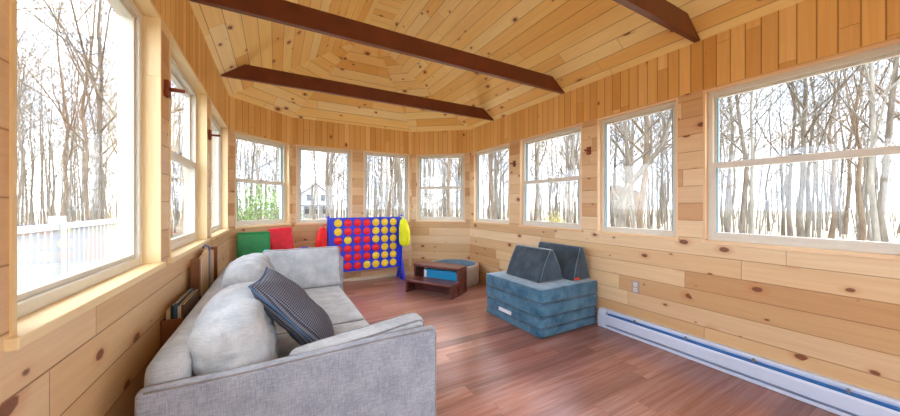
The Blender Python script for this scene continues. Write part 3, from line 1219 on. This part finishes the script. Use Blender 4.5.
tread(-0.01, 0.23, 0.185, 'lower_tread')
tread(0.19, 0.435, 0.365, 'upper_tread')
for x in (0.0, W - 0.035):
    mb = MB()
    poly = []
    mb.box((x, 0.0, 0.0), (x + 0.035, 0.04, 0.152))
    mb.box((x, 0.20, 0.0), (x + 0.035, 0.24, 0.332))
    mb.box((x, D - 0.03, 0.0), (x + 0.035, D, 0.332))
    mb.box((x, 0.04, 0.0), (x + 0.035, 0.20, 0.03))
    mb.box((x, 0.24, 0.0), (x + 0.035, D - 0.03, 0.03))
    mb.box((x, 0.04, 0.115), (x + 0.035, 0.20, 0.150))
    mb.box((x, 0.24, 0.292), (x + 0.035, D - 0.03, 0.332))
    mb.build('side_frame', M_step, st, bevel=0.004)
    mb = MB()
    xi = x + 0.012
    mb.box((xi, 0.04, 0.03), (xi + 0.010, 0.20, 0.115))
    mb.box((xi, 0.24, 0.03), (xi + 0.010, D - 0.03, 0.292))
    mb.build('side_panel', M_step, st)

mb = MB()
mb.box((0.036, 0.205, 0.0), (W - 0.036, 0.222, 0.148))
mb.build('riser', M_step, st)
M_cyan = plain('sky_blue_plastic', (28, 140, 190), 0.4, var=0.03)
# local frame of the stool, bin stands under the upper tread
Mst = Matrix.Translation((1.565, 4.055, 0)) @ Matrix.Rotation(ang, 4, 'Z')
bn = empty('storage_bin')
bn.matrix_world = Mst @ T((0.40, 0.335, 0))
tag(bn, 'bright blue storage bin with pale end under the upper stool tread', 'bin')
mb = MB()
mb.rbox((0.50, 0.13, 0.27), 0.012, 4, None, 0, T((0.02, 0, 0.137)))
mb.build('tub_body', M_cyan, bn)
mb = MB()
mb.rbox((0.045, 0.136, 0.28), 0.012, 3, None, 0, T((-0.25, 0, 0.142)))
tag(mb.build('end_cap', M_whitep, bn), 'pale end cap')
mb = MB()
mb.rbox((0.52, 0.14, 0.022), 0.008, 4, None, 0, T((0.0, 0, 0.284)))
mb.build('lid', M_cyan, bn)

M_pool = fabric('greige_foam_cover', (176, 170, 162), (202, 196, 186), bumpy=0.1)
M_pool_in = fabric('blue_grey_liner', (96, 124, 150), (122, 150, 176), bumpy=0.1)
pl = empty('ball_pool', (2.44, 4.24, 0))
tag(pl, 'round greige foam ball pool with blue-grey inside in the corner', 'ball pool')
mb = MB()
RO = 0.40
mb.lathe([(RO - 0.055, 0.0), (RO - 0.01, 0.0), (RO, 0.012), (RO, 0.275), (RO - 0.010, 0.290), (RO - 0.045, 0.290), (RO - 0.055, 0.28)], 64, closed=True)
mb.build('ring_wall', M_pool, pl)
mb = MB()
mb.lathe([(0.0001, 0.0), (RO - 0.056, 0.0), (RO - 0.056, 0.03), (0.0001, 0.03)], 64)
mb.build('base_pad', M_pool_in, pl)
mb = MB()
mb.lathe([(RO - 0.0555, 0.03), (RO - 0.060, 0.03), (RO - 0.060, 0.2885), (RO - 0.0555, 0.2885)], 64, closed=True)
tag(mb.build('liner', M_pool_in, pl), 'blue-grey lining')

# ------------------------------------------------------------------ play couch
M_vel = fabric('teal_blue_velvet', (34, 80, 108), (88, 134, 158), sheen=0.7, bumpy=0.12, mottled=0.5)
M_vel_d = fabric('slate_blue_velvet', (44, 58, 70), (78, 94, 106), sheen=0.6, bumpy=0.12, mottled=0.5)
PX0, PX1, PY0, PY1 = 2.06, 2.845, 2.025, 2.845


def foam(zlist, label, name='foam_cushion', tagged=False, dx=0.0):
    r_ = empty(name, ((PX0 + PX1) / 2, (PY0 + PY1) / 2, zlist[0][0]))
    tag(r_, label, 'foam cushion', 'folded foam cushions of the play couch')
    zb = zlist[0][0]
    for i, (z0, z1) in enumerate(zlist):
        mb = MB()
        ww = wrinkle(5, 0.004, z0 * 10)
        mb.rbox((PX1 - PX0 + dx, PY1 - PY0 + dx, z1 - z0 - 0.001), 0.022, 10,
                lambda p: (p[0] + ww(p), p[1] + ww(Vector(p) + Vector((3, 1, 2))), p[2]), 0, T((0, 0, (z0 + z1) / 2 - zb)))
        pnl = mb.build('panel', M_vel, r_)
        mb = MB()
        h = (PX1 - PX0 + dx) / 2
        hy = (PY1 - PY0 + dx) / 2
        for zz in (z0 + 0.010, z1 - 0.011):
            rr = []
            for (cx, cy, a0) in ((1, 1, 0), (-1, 1, 90), (-1, -1, 180), (1, -1, 270)):
                for j in range(4):
                    a = R(a0 + 30 * j)
                    rr.append((cx * (h - 0.024) + 0.0225 * math.cos(a), cy * (hy - 0.024) + 0.0225 * math.sin(a), zz - zb))
            full = []
            for i2 in range(len(rr)):
                p, q = Vector(rr[i2]), Vector(rr[(i2 + 1) % len(rr)])
                m_ = 6 if (q - p).length > 0.1 else 1
                for j in range(m_):
                    full.append(p.lerp(q, j / m_))
            mb.loop(full, 0.003, 5)
        mb.build('seam', M_vel_d, pnl)
    if tagged:
        mb = MB()
        mb.box((-(PX1 - PX0) / 2 - 0.014, -0.02, 0.10), (-(PX1 - PX0) / 2 - 0.002, 0.17, 0.135))
        tag(mb.build('handle_strap', M_whitep, r_, bevel=0.003), 'white strap label')
    return r_


foam([(0.0, 0.085), (0.086, 0.185)], 'lower teal velvet foam cushion, folded, with white strap, on the floor', tagged=True)
foam([(0.186, 0.310), (0.311, 0.440)], 'upper teal velvet foam cushion, folded, carrying the two wedges', dx=0.012)


M_seam_l = fabric('pale_blue_seam', (92, 112, 124), (124, 144, 154))


def wedge(loc, rz, L, w, h, lab, m, tagged=False):
    r_ = empty('foam_wedge', loc, rz)
    tag(r_, lab, 'foam wedge', 'triangular wedges on the play couch')
    mb = MB()
    mb.prism([(-w / 2, 0.0), (w / 2, 0.0), (0.022, h), (-0.022, h)], -L / 2, L / 2)
    o = mb.build('body', m, r_)
    b = o.modifiers.new('bevel', 'BEVEL')
    b.width = 0.02
    b.segments = 4
    b.limit_method = 'ANGLE'
    for yy in (-L / 2 + 0.006, L / 2 - 0.006):
        mb = MB()
        q = 0.008
        mb.loop([(-w / 2 + 0.016, yy, q), (0, yy, 0.004), (w / 2 - 0.016, yy, q), (w / 4 + 0.012, yy, h / 2), (0.020, yy, h - 0.006), (-0.020, yy, h - 0.006), (-w / 4 - 0.012, yy, h / 2)], 0.005, 6)
        mb.build('seam', M_seam_l, o)
    if tagged:
        mb = MB()
        mb.box((-w / 2 + 0.02, -L / 2 - 0.004, 0.008), (-w / 2 + 0.09, -L / 2 + 0.002, 0.032))
        tag(mb.build('fabric_tag', plain('orange_red_tag', (226, 70, 34), 0.6), r_), 'small orange-red tag')


wedge((2.395, 2.455, 0.441), R(1), 0.50, 0.36, 0.315, 'slate blue foam wedge nearer the camera, left on the stacked cushions', M_vel_d)
wedge((2.712, 2.385, 0.441), R(0), 0.57, 0.27, 0.335, 'slate blue foam wedge behind the other, next to the wall', M_vel_d, True)

# ------------------------------------------------------------------ outdoors
GZ = -0.75
t = NT('winter_lawn')
co = t.n('ShaderNodeTexCoord').outputs['Object']
f = t.noise(co, 0.25, 5, 0.6)
f2 = t.noise(co, 6, 4, 0.7)
col = t.mix(t.math('MULTIPLY', f2, 0.5), t.ramp(f, [(0.35, lin((138, 124, 102))), (0.65, lin((178, 168, 148)))]), lin((140, 118, 92)))
t.principled(col, 0.95)
mb = MB()
G = 140
mb.box((-G, -G, GZ - 0.3), (G, G, GZ))
tag(mb.build('ground', t.mat), kind='structure')


def bark(name, c1, c2):
    t = NT(name)
    co = t.n('ShaderNodeTexCoord').outputs['Object']
    s = t.sep(co)
    f = t.noise(t.comb(t.math('MULTIPLY', s[0], 9.0), t.math('MULTIPLY', s[1], 9.0), t.math('MULTIPLY', s[2], 1.6)), 1.0, 4, 0.7)
    col = t.ramp(f, [(0.3, lin(c1)), (0.7, lin(c2))])
    t.principled(col, 0.95, t.bump(f, 0.5, 0.02))
    return t.mat


M_bark = [bark('grey_bark', (78, 70, 60), (124, 114, 100)), bark('tan_bark', (94, 78, 62), (134, 116, 96)), bark('pale_bark', (104, 98, 88), (150, 143, 130))]


def grow(mb, p, d, L, r, depth, rg, maxd, nseg=4, up=0.12):
    pts = [Vector(p)]
    rad = [r]
    dd = Vector(d).normalized()
    for i in range(nseg):
        dd = (dd + Vector((rg.uniform(-1, 1), rg.uniform(-1, 1), rg.uniform(-0.4, 1) * 1.0 + up)) * (0.10 + 0.05 * depth)).normalized()
        pts.append(pts[-1] + dd * (L / nseg))
        rad.append(r * (1 - 0.72 * (i + 1) / nseg))
    mb.polytube(pts, rad, 7 if depth == 0 else (5 if depth == 1 else 3), caps=False)
    branch(mb, pts, rad, L, depth, rg, maxd)


def branch(mb, pts, rad, L, depth, rg, maxd, start=None):
    if depth >= maxd:
        return
    nb = (12, 8, 6, 4)[min(depth, 3)]
    st_ = start if start is not None else (0.28 if depth == 0 else 0.15)
    for k in range(nb):
        f = st_ + (1 - st_) * (k + rg.random()) / nb
        f = min(f, 0.985) * (len(pts) - 1)
        i = int(f)
        q = pts[i].lerp(pts[i + 1], f - i)
        rr = rad[i] + (rad[i + 1] - rad[i]) * (f - i)
        ax = (pts[i + 1] - pts[i]).normalized()
        o = ax.orthogonal().normalized()
        o.rotate(Matrix.Rotation(rg.uniform(0, 6.28), 3, ax))
        tilt = rg.uniform(0.5, 0.95)
        d = (ax * math.cos(tilt) + o * math.sin(tilt))
        frac = f / (len(pts) - 1)
        LL = L * rg.uniform(0.35, 0.58) * (1.15 - 0.6 * frac) if depth == 0 else L * rg.uniform(0.38, 0.62)
        grow(mb, q, d, LL, max(0.006, rr * rg.uniform(0.4, 0.62)), depth + 1, rg, maxd, 4 if depth < 2 else 3)


def make_tree(seed, h, r, maxd=3):
    rg = random.Random(seed)
    mb = MB()
    pts, rad = [], []
    x = y = 0.0
    for i in range(9):
        f = i / 8
        pts.append(Vector((x, y, -0.1 + h * f)))
        rad.append(r * (1.25 if i == 0 else 1) * (1 - 0.86 * f))
        x += rg.uniform(-0.18, 0.18) * h / 12
        y += rg.uniform(-0.18, 0.18) * h / 12
    mb.polytube(pts, rad, 8, caps=False)
    branch(mb, pts, rad, h, 0, rg, maxd)
    return mb


protos = []
for i, (h, r) in enumerate(((13, 0.10), (15, 0.13), (11, 0.07), (14, 0.09), (12, 0.10), (10, 0.06))):
    o = make_tree(100 + i, h, r).build('bare_tree', M_bark[i % 3])
    protos.append(o)


def far(u, d):
    th = math.atan(175 / 312)
    s, c = math.sin(th), math.cos(th)
    X = (u - 450) / 312 * d
    return (d * s + X * c, d * c - X * s)


def sector(x, y):
    """which window a far point is seen through, in words"""
    th = math.atan(175 / 312)
    s, c = math.sin(th), math.cos(th)
    d = x * s + y * c
    if d <= 0.3:
        return None
    u = 450 + 312 * (x * c - y * s) / d
    for lim, w in ((140, 'nearest left-hand'), (205, 'second left-hand'), (230, 'third left-hand'), (292, 'leftmost bay'), (357, 'left end-wall'), (413, 'right end-wall'),
                   (469, 'rightmost bay'), (514, 'narrow far right-wall'), (590, 'two-sash middle right-wall'), (690, 'large single-pane right-wall'), (2000, 'near right-wall')):
        if u < lim:
            return w
    return None


used = set()
trees = []
rg = random.Random(77)
# two trees with a shape of their own outside the large right-hand window
mb = MB()
rg2 = random.Random(5)
rv = Vector((0.87, -0.49, 0))
fv = Vector((0.49, 0.87, 0))


def P(a, z, f=0.0):
    return rv * a + fv * f + Vector((0, 0, z))


main = [P(-0.02, -0.1), P(0.0, 1.0), P(0.16, 1.9, .05), P(0.38, 2.6, .1)]
mb.polytube(main, [0.18, 0.145, 0.13, 0.12], 10, caps=False)
for pts, r0 in (([main[3], P(0.33, 3.3, .1), P(0.26, 4.2, .1), P(0.30, 6.2, .3), P(0.1, 9.5, .4)], 0.085),
                ([main[3], P(0.80, 3.15, -.1), P(1.22, 3.8, -.2), P(1.42, 4.7, -.3), P(1.5, 6.8, -.2), P(1.9, 9, 0)], 0.09),
                ([main[2], P(-0.25, 2.7, .3), P(-0.45, 3.9, .5), P(-0.5, 6.5, .6)], 0.045)):
    rad = [r0 * (1 - 0.8 * i / (len(pts) - 1)) for i in range(len(pts))]
    mb.polytube(pts, rad, 8, caps=False)
    branch(mb, pts, rad, 7.0, 0, rg2, 3, 0.15)
o = mb.build('forked_tree', M_bark[0])
tx_, ty_ = far(619, 9.6)
o.location = (tx_, ty_, GZ)
tag(o, 'large forked leafless tree close outside the large single-pane right-wall window', 'tree')
trees.append((tx_, ty_))

spots = []
tries = 0
HA0 = math.atan2(*far(297, 50))
HA1 = math.atan2(*far(327, 50))
while len(spots) < 250 and tries < 6000:
    tries += 1
    a = R(rg.uniform(-38, 92))
    d = 13 + 46 * rg.random() ** 0.85
    x, y = d * math.sin(a), d * math.cos(a)
    if x > -3.2 and x < 5.4 and y < 9.5:
        continue
    if HA0 < math.atan2(x, y) < HA1 and d < 48 and rg.random() < 0.8:
        continue
    mind = 1.3 + d * 0.03
    if any((x - q[0]) ** 2 + (y - q[1]) ** 2 < mind * mind for q in spots + trees):
        continue
    spots.append((x, y))
for i, (x, y) in enumerate(spots):
    k = i % len(protos)
    if i < len(protos):
        o = protos[k]
    else:
        o = protos[k].copy()
        C.objects.link(o)
    o.location = (x, y, GZ)
    o.rotation_euler = (0, 0, rg.uniform(0, 6.28))
    sc = rg.uniform(0.8, 1.15)
    o.scale = (sc, sc, sc * rg.uniform(0.9, 1.1))
    d = math.hypot(x, y)
    w = sector(x, y) or 'near right-wall'
    dist = 'in front' if d < 20 else ('halfway back' if d < 36 else 'far back')
    lab = 'leafless tree %s in the woods outside the %s window' % (dist, w)
    tag(o, lab, 'tree', 'trees %s outside the %s window' % (dist, w))

# brush of thin saplings far away
mb = MB()
rg = random.Random(9)
for k in range(2400):
    a = R(rg.uniform(-40, 92))
    d = rg.uniform(24, 72)
    x, y = d * math.sin(a), d * math.cos(a)
    if HA0 < a < HA1 and d < 50 and rg.random() < 0.7:
        continue
    p = Vector((x, y, GZ))
    h = rg.uniform(2, 5) if k % 2 else rg.uniform(6, 13)
    top = p + Vector((rg.uniform(-.6, .6), rg.uniform(-.6, .6), h))
    mid = p.lerp(top, .5) + Vector((rg.uniform(-.15, .15), rg.uniform(-.15, .15), 0))
    mb.polytube([p, mid, top], [0.008 * h ** 0.8, 0.005 * h ** 0.8, 0.005], 3, caps=False)
    for j in range(5 if k % 2 else 13):
        f = rg.uniform(0.2, 0.95)
        q = p.lerp(mid, f * 2) if f < 0.5 else mid.lerp(top, f * 2 - 1)
        l = 0.12 * h
        e = q + Vector((rg.uniform(-1, 1), rg.uniform(-1, 1), rg.uniform(.4, 1.5))) * l
        mb.polytube([q, e], [0.016, 0.005], 3, caps=False)
        if k % 2 == 0:
            g = q.lerp(e, rg.uniform(.3, .7))
            mb.polytube([g, g + Vector((rg.uniform(-1, 1), rg.uniform(-1, 1), rg.uniform(.1, 1))) * l * 0.6], [0.011, 0.004], 3, caps=False)
o = mb.build('undergrowth', M_bark[2])
tag(o, 'tangle of thin bare saplings and brush under the trees', 'undergrowth', kind='stuff')


# shrubs with leaves
def leaf_mat(name, c1, c2):
    t = NT(name)
    co = t.n('ShaderNodeTexCoord').outputs['Object']
    f = t.noise(co, 7, 3)
    t.principled(t.ramp(f, [(0.3, lin(c1)), (0.7, lin(c2))]), 0.6)
    return t.mat


def shrub(loc, rx, ry, h, n, m, name, lab, seed, leaf=0.05, open_=0.0):
    rg = random.Random(seed)
    r_ = empty(name, loc)
    tag(r_, lab, 'shrub')
    sb = MB()
    lb = MB()
    ends = []
    for k in range(22):
        a = rg.uniform(0, 6.28)
        e = Vector((math.cos(a) * rx * rg.uniform(0.2, 0.8), math.sin(a) * ry * rg.uniform(0.2, 0.8), h * rg.uniform(0.5, 0.98)))
        mid = e * 0.5 + Vector((0, 0, 0.1 * h))
        b0 = Vector((math.cos(a) * 0.1, math.sin(a) * 0.1, 0))
        sb.polytube([b0, mid, e], [0.018, 0.012, 0.004], 4, caps=False)
        ends.append((b0, mid, e))
    sb.build('stems', M_bark[0], r_)
    for k in range(n):
        while True:
            p = Vector((rg.uniform(-1, 1), rg.uniform(-1, 1), rg.uniform(-1, 1)))
            if p.length < 1 and p.length > 0.35:
                break
        nz = noise.noise(p * 2.5 + Vector((seed, 0, 0)))
        if nz < -0.15 - open_ + 0.2:
            if rg.random() < 0.6:
                continue
        q = Vector((p.x * rx, p.y * ry, h * 0.52 + p.z * h * 0.5)) * (1 + 0.12 * nz)
        d1 = Vector((rg.uniform(-1, 1), rg.uniform(-1, 1), rg.uniform(-0.6, 1))).normalized()
        d2 = d1.orthogonal().normalized()
        d2.rotate(Matrix.Rotation(rg.uniform(0, 3.14), 3, d1))
        l = leaf * rg.uniform(0.7, 1.3)
        lb.add([q, q + d1 * l * 0.5 + d2 * l * 0.22, q + d1 * l, q + d1 * l * 0.5 - d2 * l * 0.22], [(0, 1, 2, 3)])
    lb.build('foliage', m, r_)
    return r_


M_leaf = leaf_mat('green_leaf', (70, 100, 40), (120, 150, 66))
M_leaf2 = leaf_mat('olive_leaf', (150, 140, 60), (190, 180, 90))
sx_, sy_ = far(262, 7.6)
shrub((sx_, sy_, GZ), 1.0, 0.7, 2.35, 12000, M_leaf, 'evergreen_shrub', 'leafy green shrub close outside the leftmost bay window', 3, 0.055)
sx_, sy_ = far(555, 14)
shrub((sx_, sy_, GZ), 0.5, 0.5, 1.55, 2200, M_leaf2, 'olive_shrub', 'small olive shrub low outside the two-sash middle right-wall window', 5, 0.07)

# ------------------------------------------------------------------ houses beyond the trees
M_hw = plain('white_siding', (206, 206, 206), 0.8, var=0.02)
M_ho = plain('tan_siding', (150, 108, 66), 0.8, var=0.04)
M_roof = plain('grey_shingle', (112, 110, 114), 0.9, var=0.08)
M_dark = plain('dark_window_glass', (70, 78, 88), 0.15, var=0.03)


def house(name, lab, loc, rz, W, D, H, RH, wall_m, wins, dormer=False, porch=False):
    r_ = empty(name, loc, rz)
    tag(r_, lab, 'house')
    mb = MB()
    mb.prism([(-W / 2, 0), (W / 2, 0), (W / 2, H), (0, H + RH), (-W / 2, H)], -D / 2, D / 2)
    b = mb.build('wall', wall_m, r_)
    mb = MB()
    o = 0.35
    k = RH / (W / 2)
    mb.prism([(-W / 2 - o, H - o * k), (0, H + RH), (W / 2 + o, H - o * k), (W / 2 + o, H - o * k + 0.2), (0, H + RH + 0.22), (-W / 2 - o, H - o * k + 0.2)], -D / 2 - o, D / 2 + o)
    mb.build('roof', M_roof, r_)
    for (x, z, w, h) in wins:
        mb = MB()
        mb.box((x - w / 2 - 0.08, -D / 2 - 0.06, z - 0.08), (x + w / 2 + 0.08, -D / 2 + 0.02, z + h + 0.08))
        f = mb.build('window', M_hw, r_)
        mb = MB()
        mb.box((x - w / 2, -D / 2 - 0.09, z), (x + w / 2, -D / 2 - 0.055, z + h))
        mb.build('pane', M_dark, f)
    if porch:
        mb = MB()
        mb.box((-W / 2, -D / 2 - 1.6, H * 0.52), (W / 2, -D / 2, H * 0.52 + 0.18))
        mb.build('porch_roof', M_roof, r_)
        for q in range(5):
            mb = MB()
            xx = -W / 2 + 0.1 + q * (W - 0.3) / 4
            mb.box((xx, -D / 2 - 1.55, 0), (xx + 0.15, -D / 2 - 1.4, H * 0.52))
            mb.build('porch_post', M_hw, r_)


x, y = far(311, 50)
house('white_house', 'white two-gabled house far outside the left end-wall window', (x, y, GZ), R(6), 4.6, 7, 3.4, 1.6, M_hw,
      [(-1.3, 0.6, 0.6, 1.3), (0.0, 0.6, 0.6, 1.3), (1.3, 0.6, 0.6, 1.3), (-1.0, 2.6, 0.6, 0.9), (1.0, 2.6, 0.6, 0.9)], porch=True)
x, y = far(616, 60)
house('tan_house', 'tan two-storey house far outside the large single-pane right-wall window', (x, y, GZ), R(-55), 7, 6, 4.2, 1.2, M_ho,
      [(-2.2, 0.8, 0.8, 1.2), (0, 0.8, 0.8, 1.2), (2.2, 0.8, 0.8, 1.2), (-2.2, 2.8, 0.8, 1.1), (0, 2.8, 0.8, 1.1), (2.2, 2.8, 0.8, 1.1)])
x, y = far(443, 75)
house('small_white_house', 'small white house low outside the rightmost bay window', (x, y, GZ), R(-20), 5, 5, 2.0, 1.4, M_hw, [(-1, 0.6, 0.7, 1.0), (1, 0.6, 0.7, 1.0)])

# railing outside the left wall
M_rail = plain('white_railing', (170, 170, 164), 0.6, var=0.02)
rl = empty('porch_railing', (-1.75, 4.5, GZ))
tag(rl, 'pale wooden porch railing outside the left-hand windows', 'railing')
mb = MB()
mb.box((-0.9, -3.6, 0.55), (0.9, 4.5, 0.75))
mb.build('deck', plain('deck_boards', (112, 104, 92), 0.8), rl)
for z in (0.85, 1.62):
    mb = MB()
    mb.box((-0.85, -3.5, z), (-0.77, 4.4, z + 0.08))
    mb.build('rail', M_rail, rl)
for k in range(60):
    mb = MB()
    y = -3.45 + k * 0.132
    mb.box((-0.83, y, 0.93), (-0.79, y + 0.04, 1.62))
    mb.build('baluster', M_rail, rl)
for k in range(4):
    mb = MB()
    y = -3.5 + k * 2.6
    mb.box((-0.87, y, 0.0), (-0.75, y + 0.12, 1.80))
    mb.build('post', M_rail, rl)

# ------------------------------------------------------------------ sky and sun
w = bpy.data.worlds.new('sky')
bpy.context.scene.world = w
w.use_nodes = True
nt = w.node_tree
nt.nodes.clear()
out = nt.nodes.new('ShaderNodeOutputWorld')
bg = nt.nodes.new('ShaderNodeBackground')
tc = nt.nodes.new('ShaderNodeTexCoord')
nz = nt.nodes.new('ShaderNodeTexNoise')
nz.inputs['Scale'].default_value = 3.0
nz.inputs['Detail'].default_value = 6
mp = nt.nodes.new('ShaderNodeMapping')
mp.inputs['Scale'].default_value = (1, 1, 2.5)
cr_ = nt.nodes.new('ShaderNodeValToRGB')
cr_.color_ramp.elements[0].position = 0.40
cr_.color_ramp.elements[0].color = (0.60, 0.76, 1.0, 1)
cr_.color_ramp.elements[1].position = 0.62
cr_.color_ramp.elements[1].color = (1.0, 0.99, 0.98, 1)
nt.links.new(tc.outputs['Generated'], mp.inputs[0])
nt.links.new(mp.outputs[0], nz.inputs['Vector'])
nt.links.new(nz.outputs['Fac'], cr_.inputs[0])
nt.links.new(cr_.outputs[0], bg.inputs[0])
bg.inputs[1].default_value = 1.0
nt.links.new(bg.outputs[0], out.inputs[0])

sd = bpy.data.lights.new('sun', 'SUN')
sd.energy = 1.2
sd.angle = R(8)
sd.color = (1.0, 0.95, 0.88)
so = bpy.data.objects.new('sun', sd)
C.objects.link(so)
so.rotation_euler = (R(55), 0, R(100))

# ------------------------------------------------------------------ camera
cam = bpy.data.cameras.new('camera')
cam.sensor_width = 36
cam.lens = 312 / 900 * 36
cam.shift_y = -3 / 900
cam.clip_start = 0.02
cam.clip_end = 500
co_ = bpy.data.objects.new('camera', cam)
C.objects.link(co_)
co_.location = (0, 0, 1.2)
co_.rotation_euler = (R(90), 0, -math.atan(175 / 312))
sc = bpy.context.scene
sc.camera = co_
sc.view_settings.view_transform = 'Standard'
sc.view_settings.look = 'None'
sc.view_settings.gamma = 1
sc.view_settings.use_curve_mapping = False
sc.view_settings.exposure = 3.03
sc.cycles.max_bounces = 14
sc.cycles.diffuse_bounces = 10
sc.cycles.transparent_max_bounces = 12
sc.cycles.sample_clamp_indirect = 6
sc.cycles.use_denoising = True
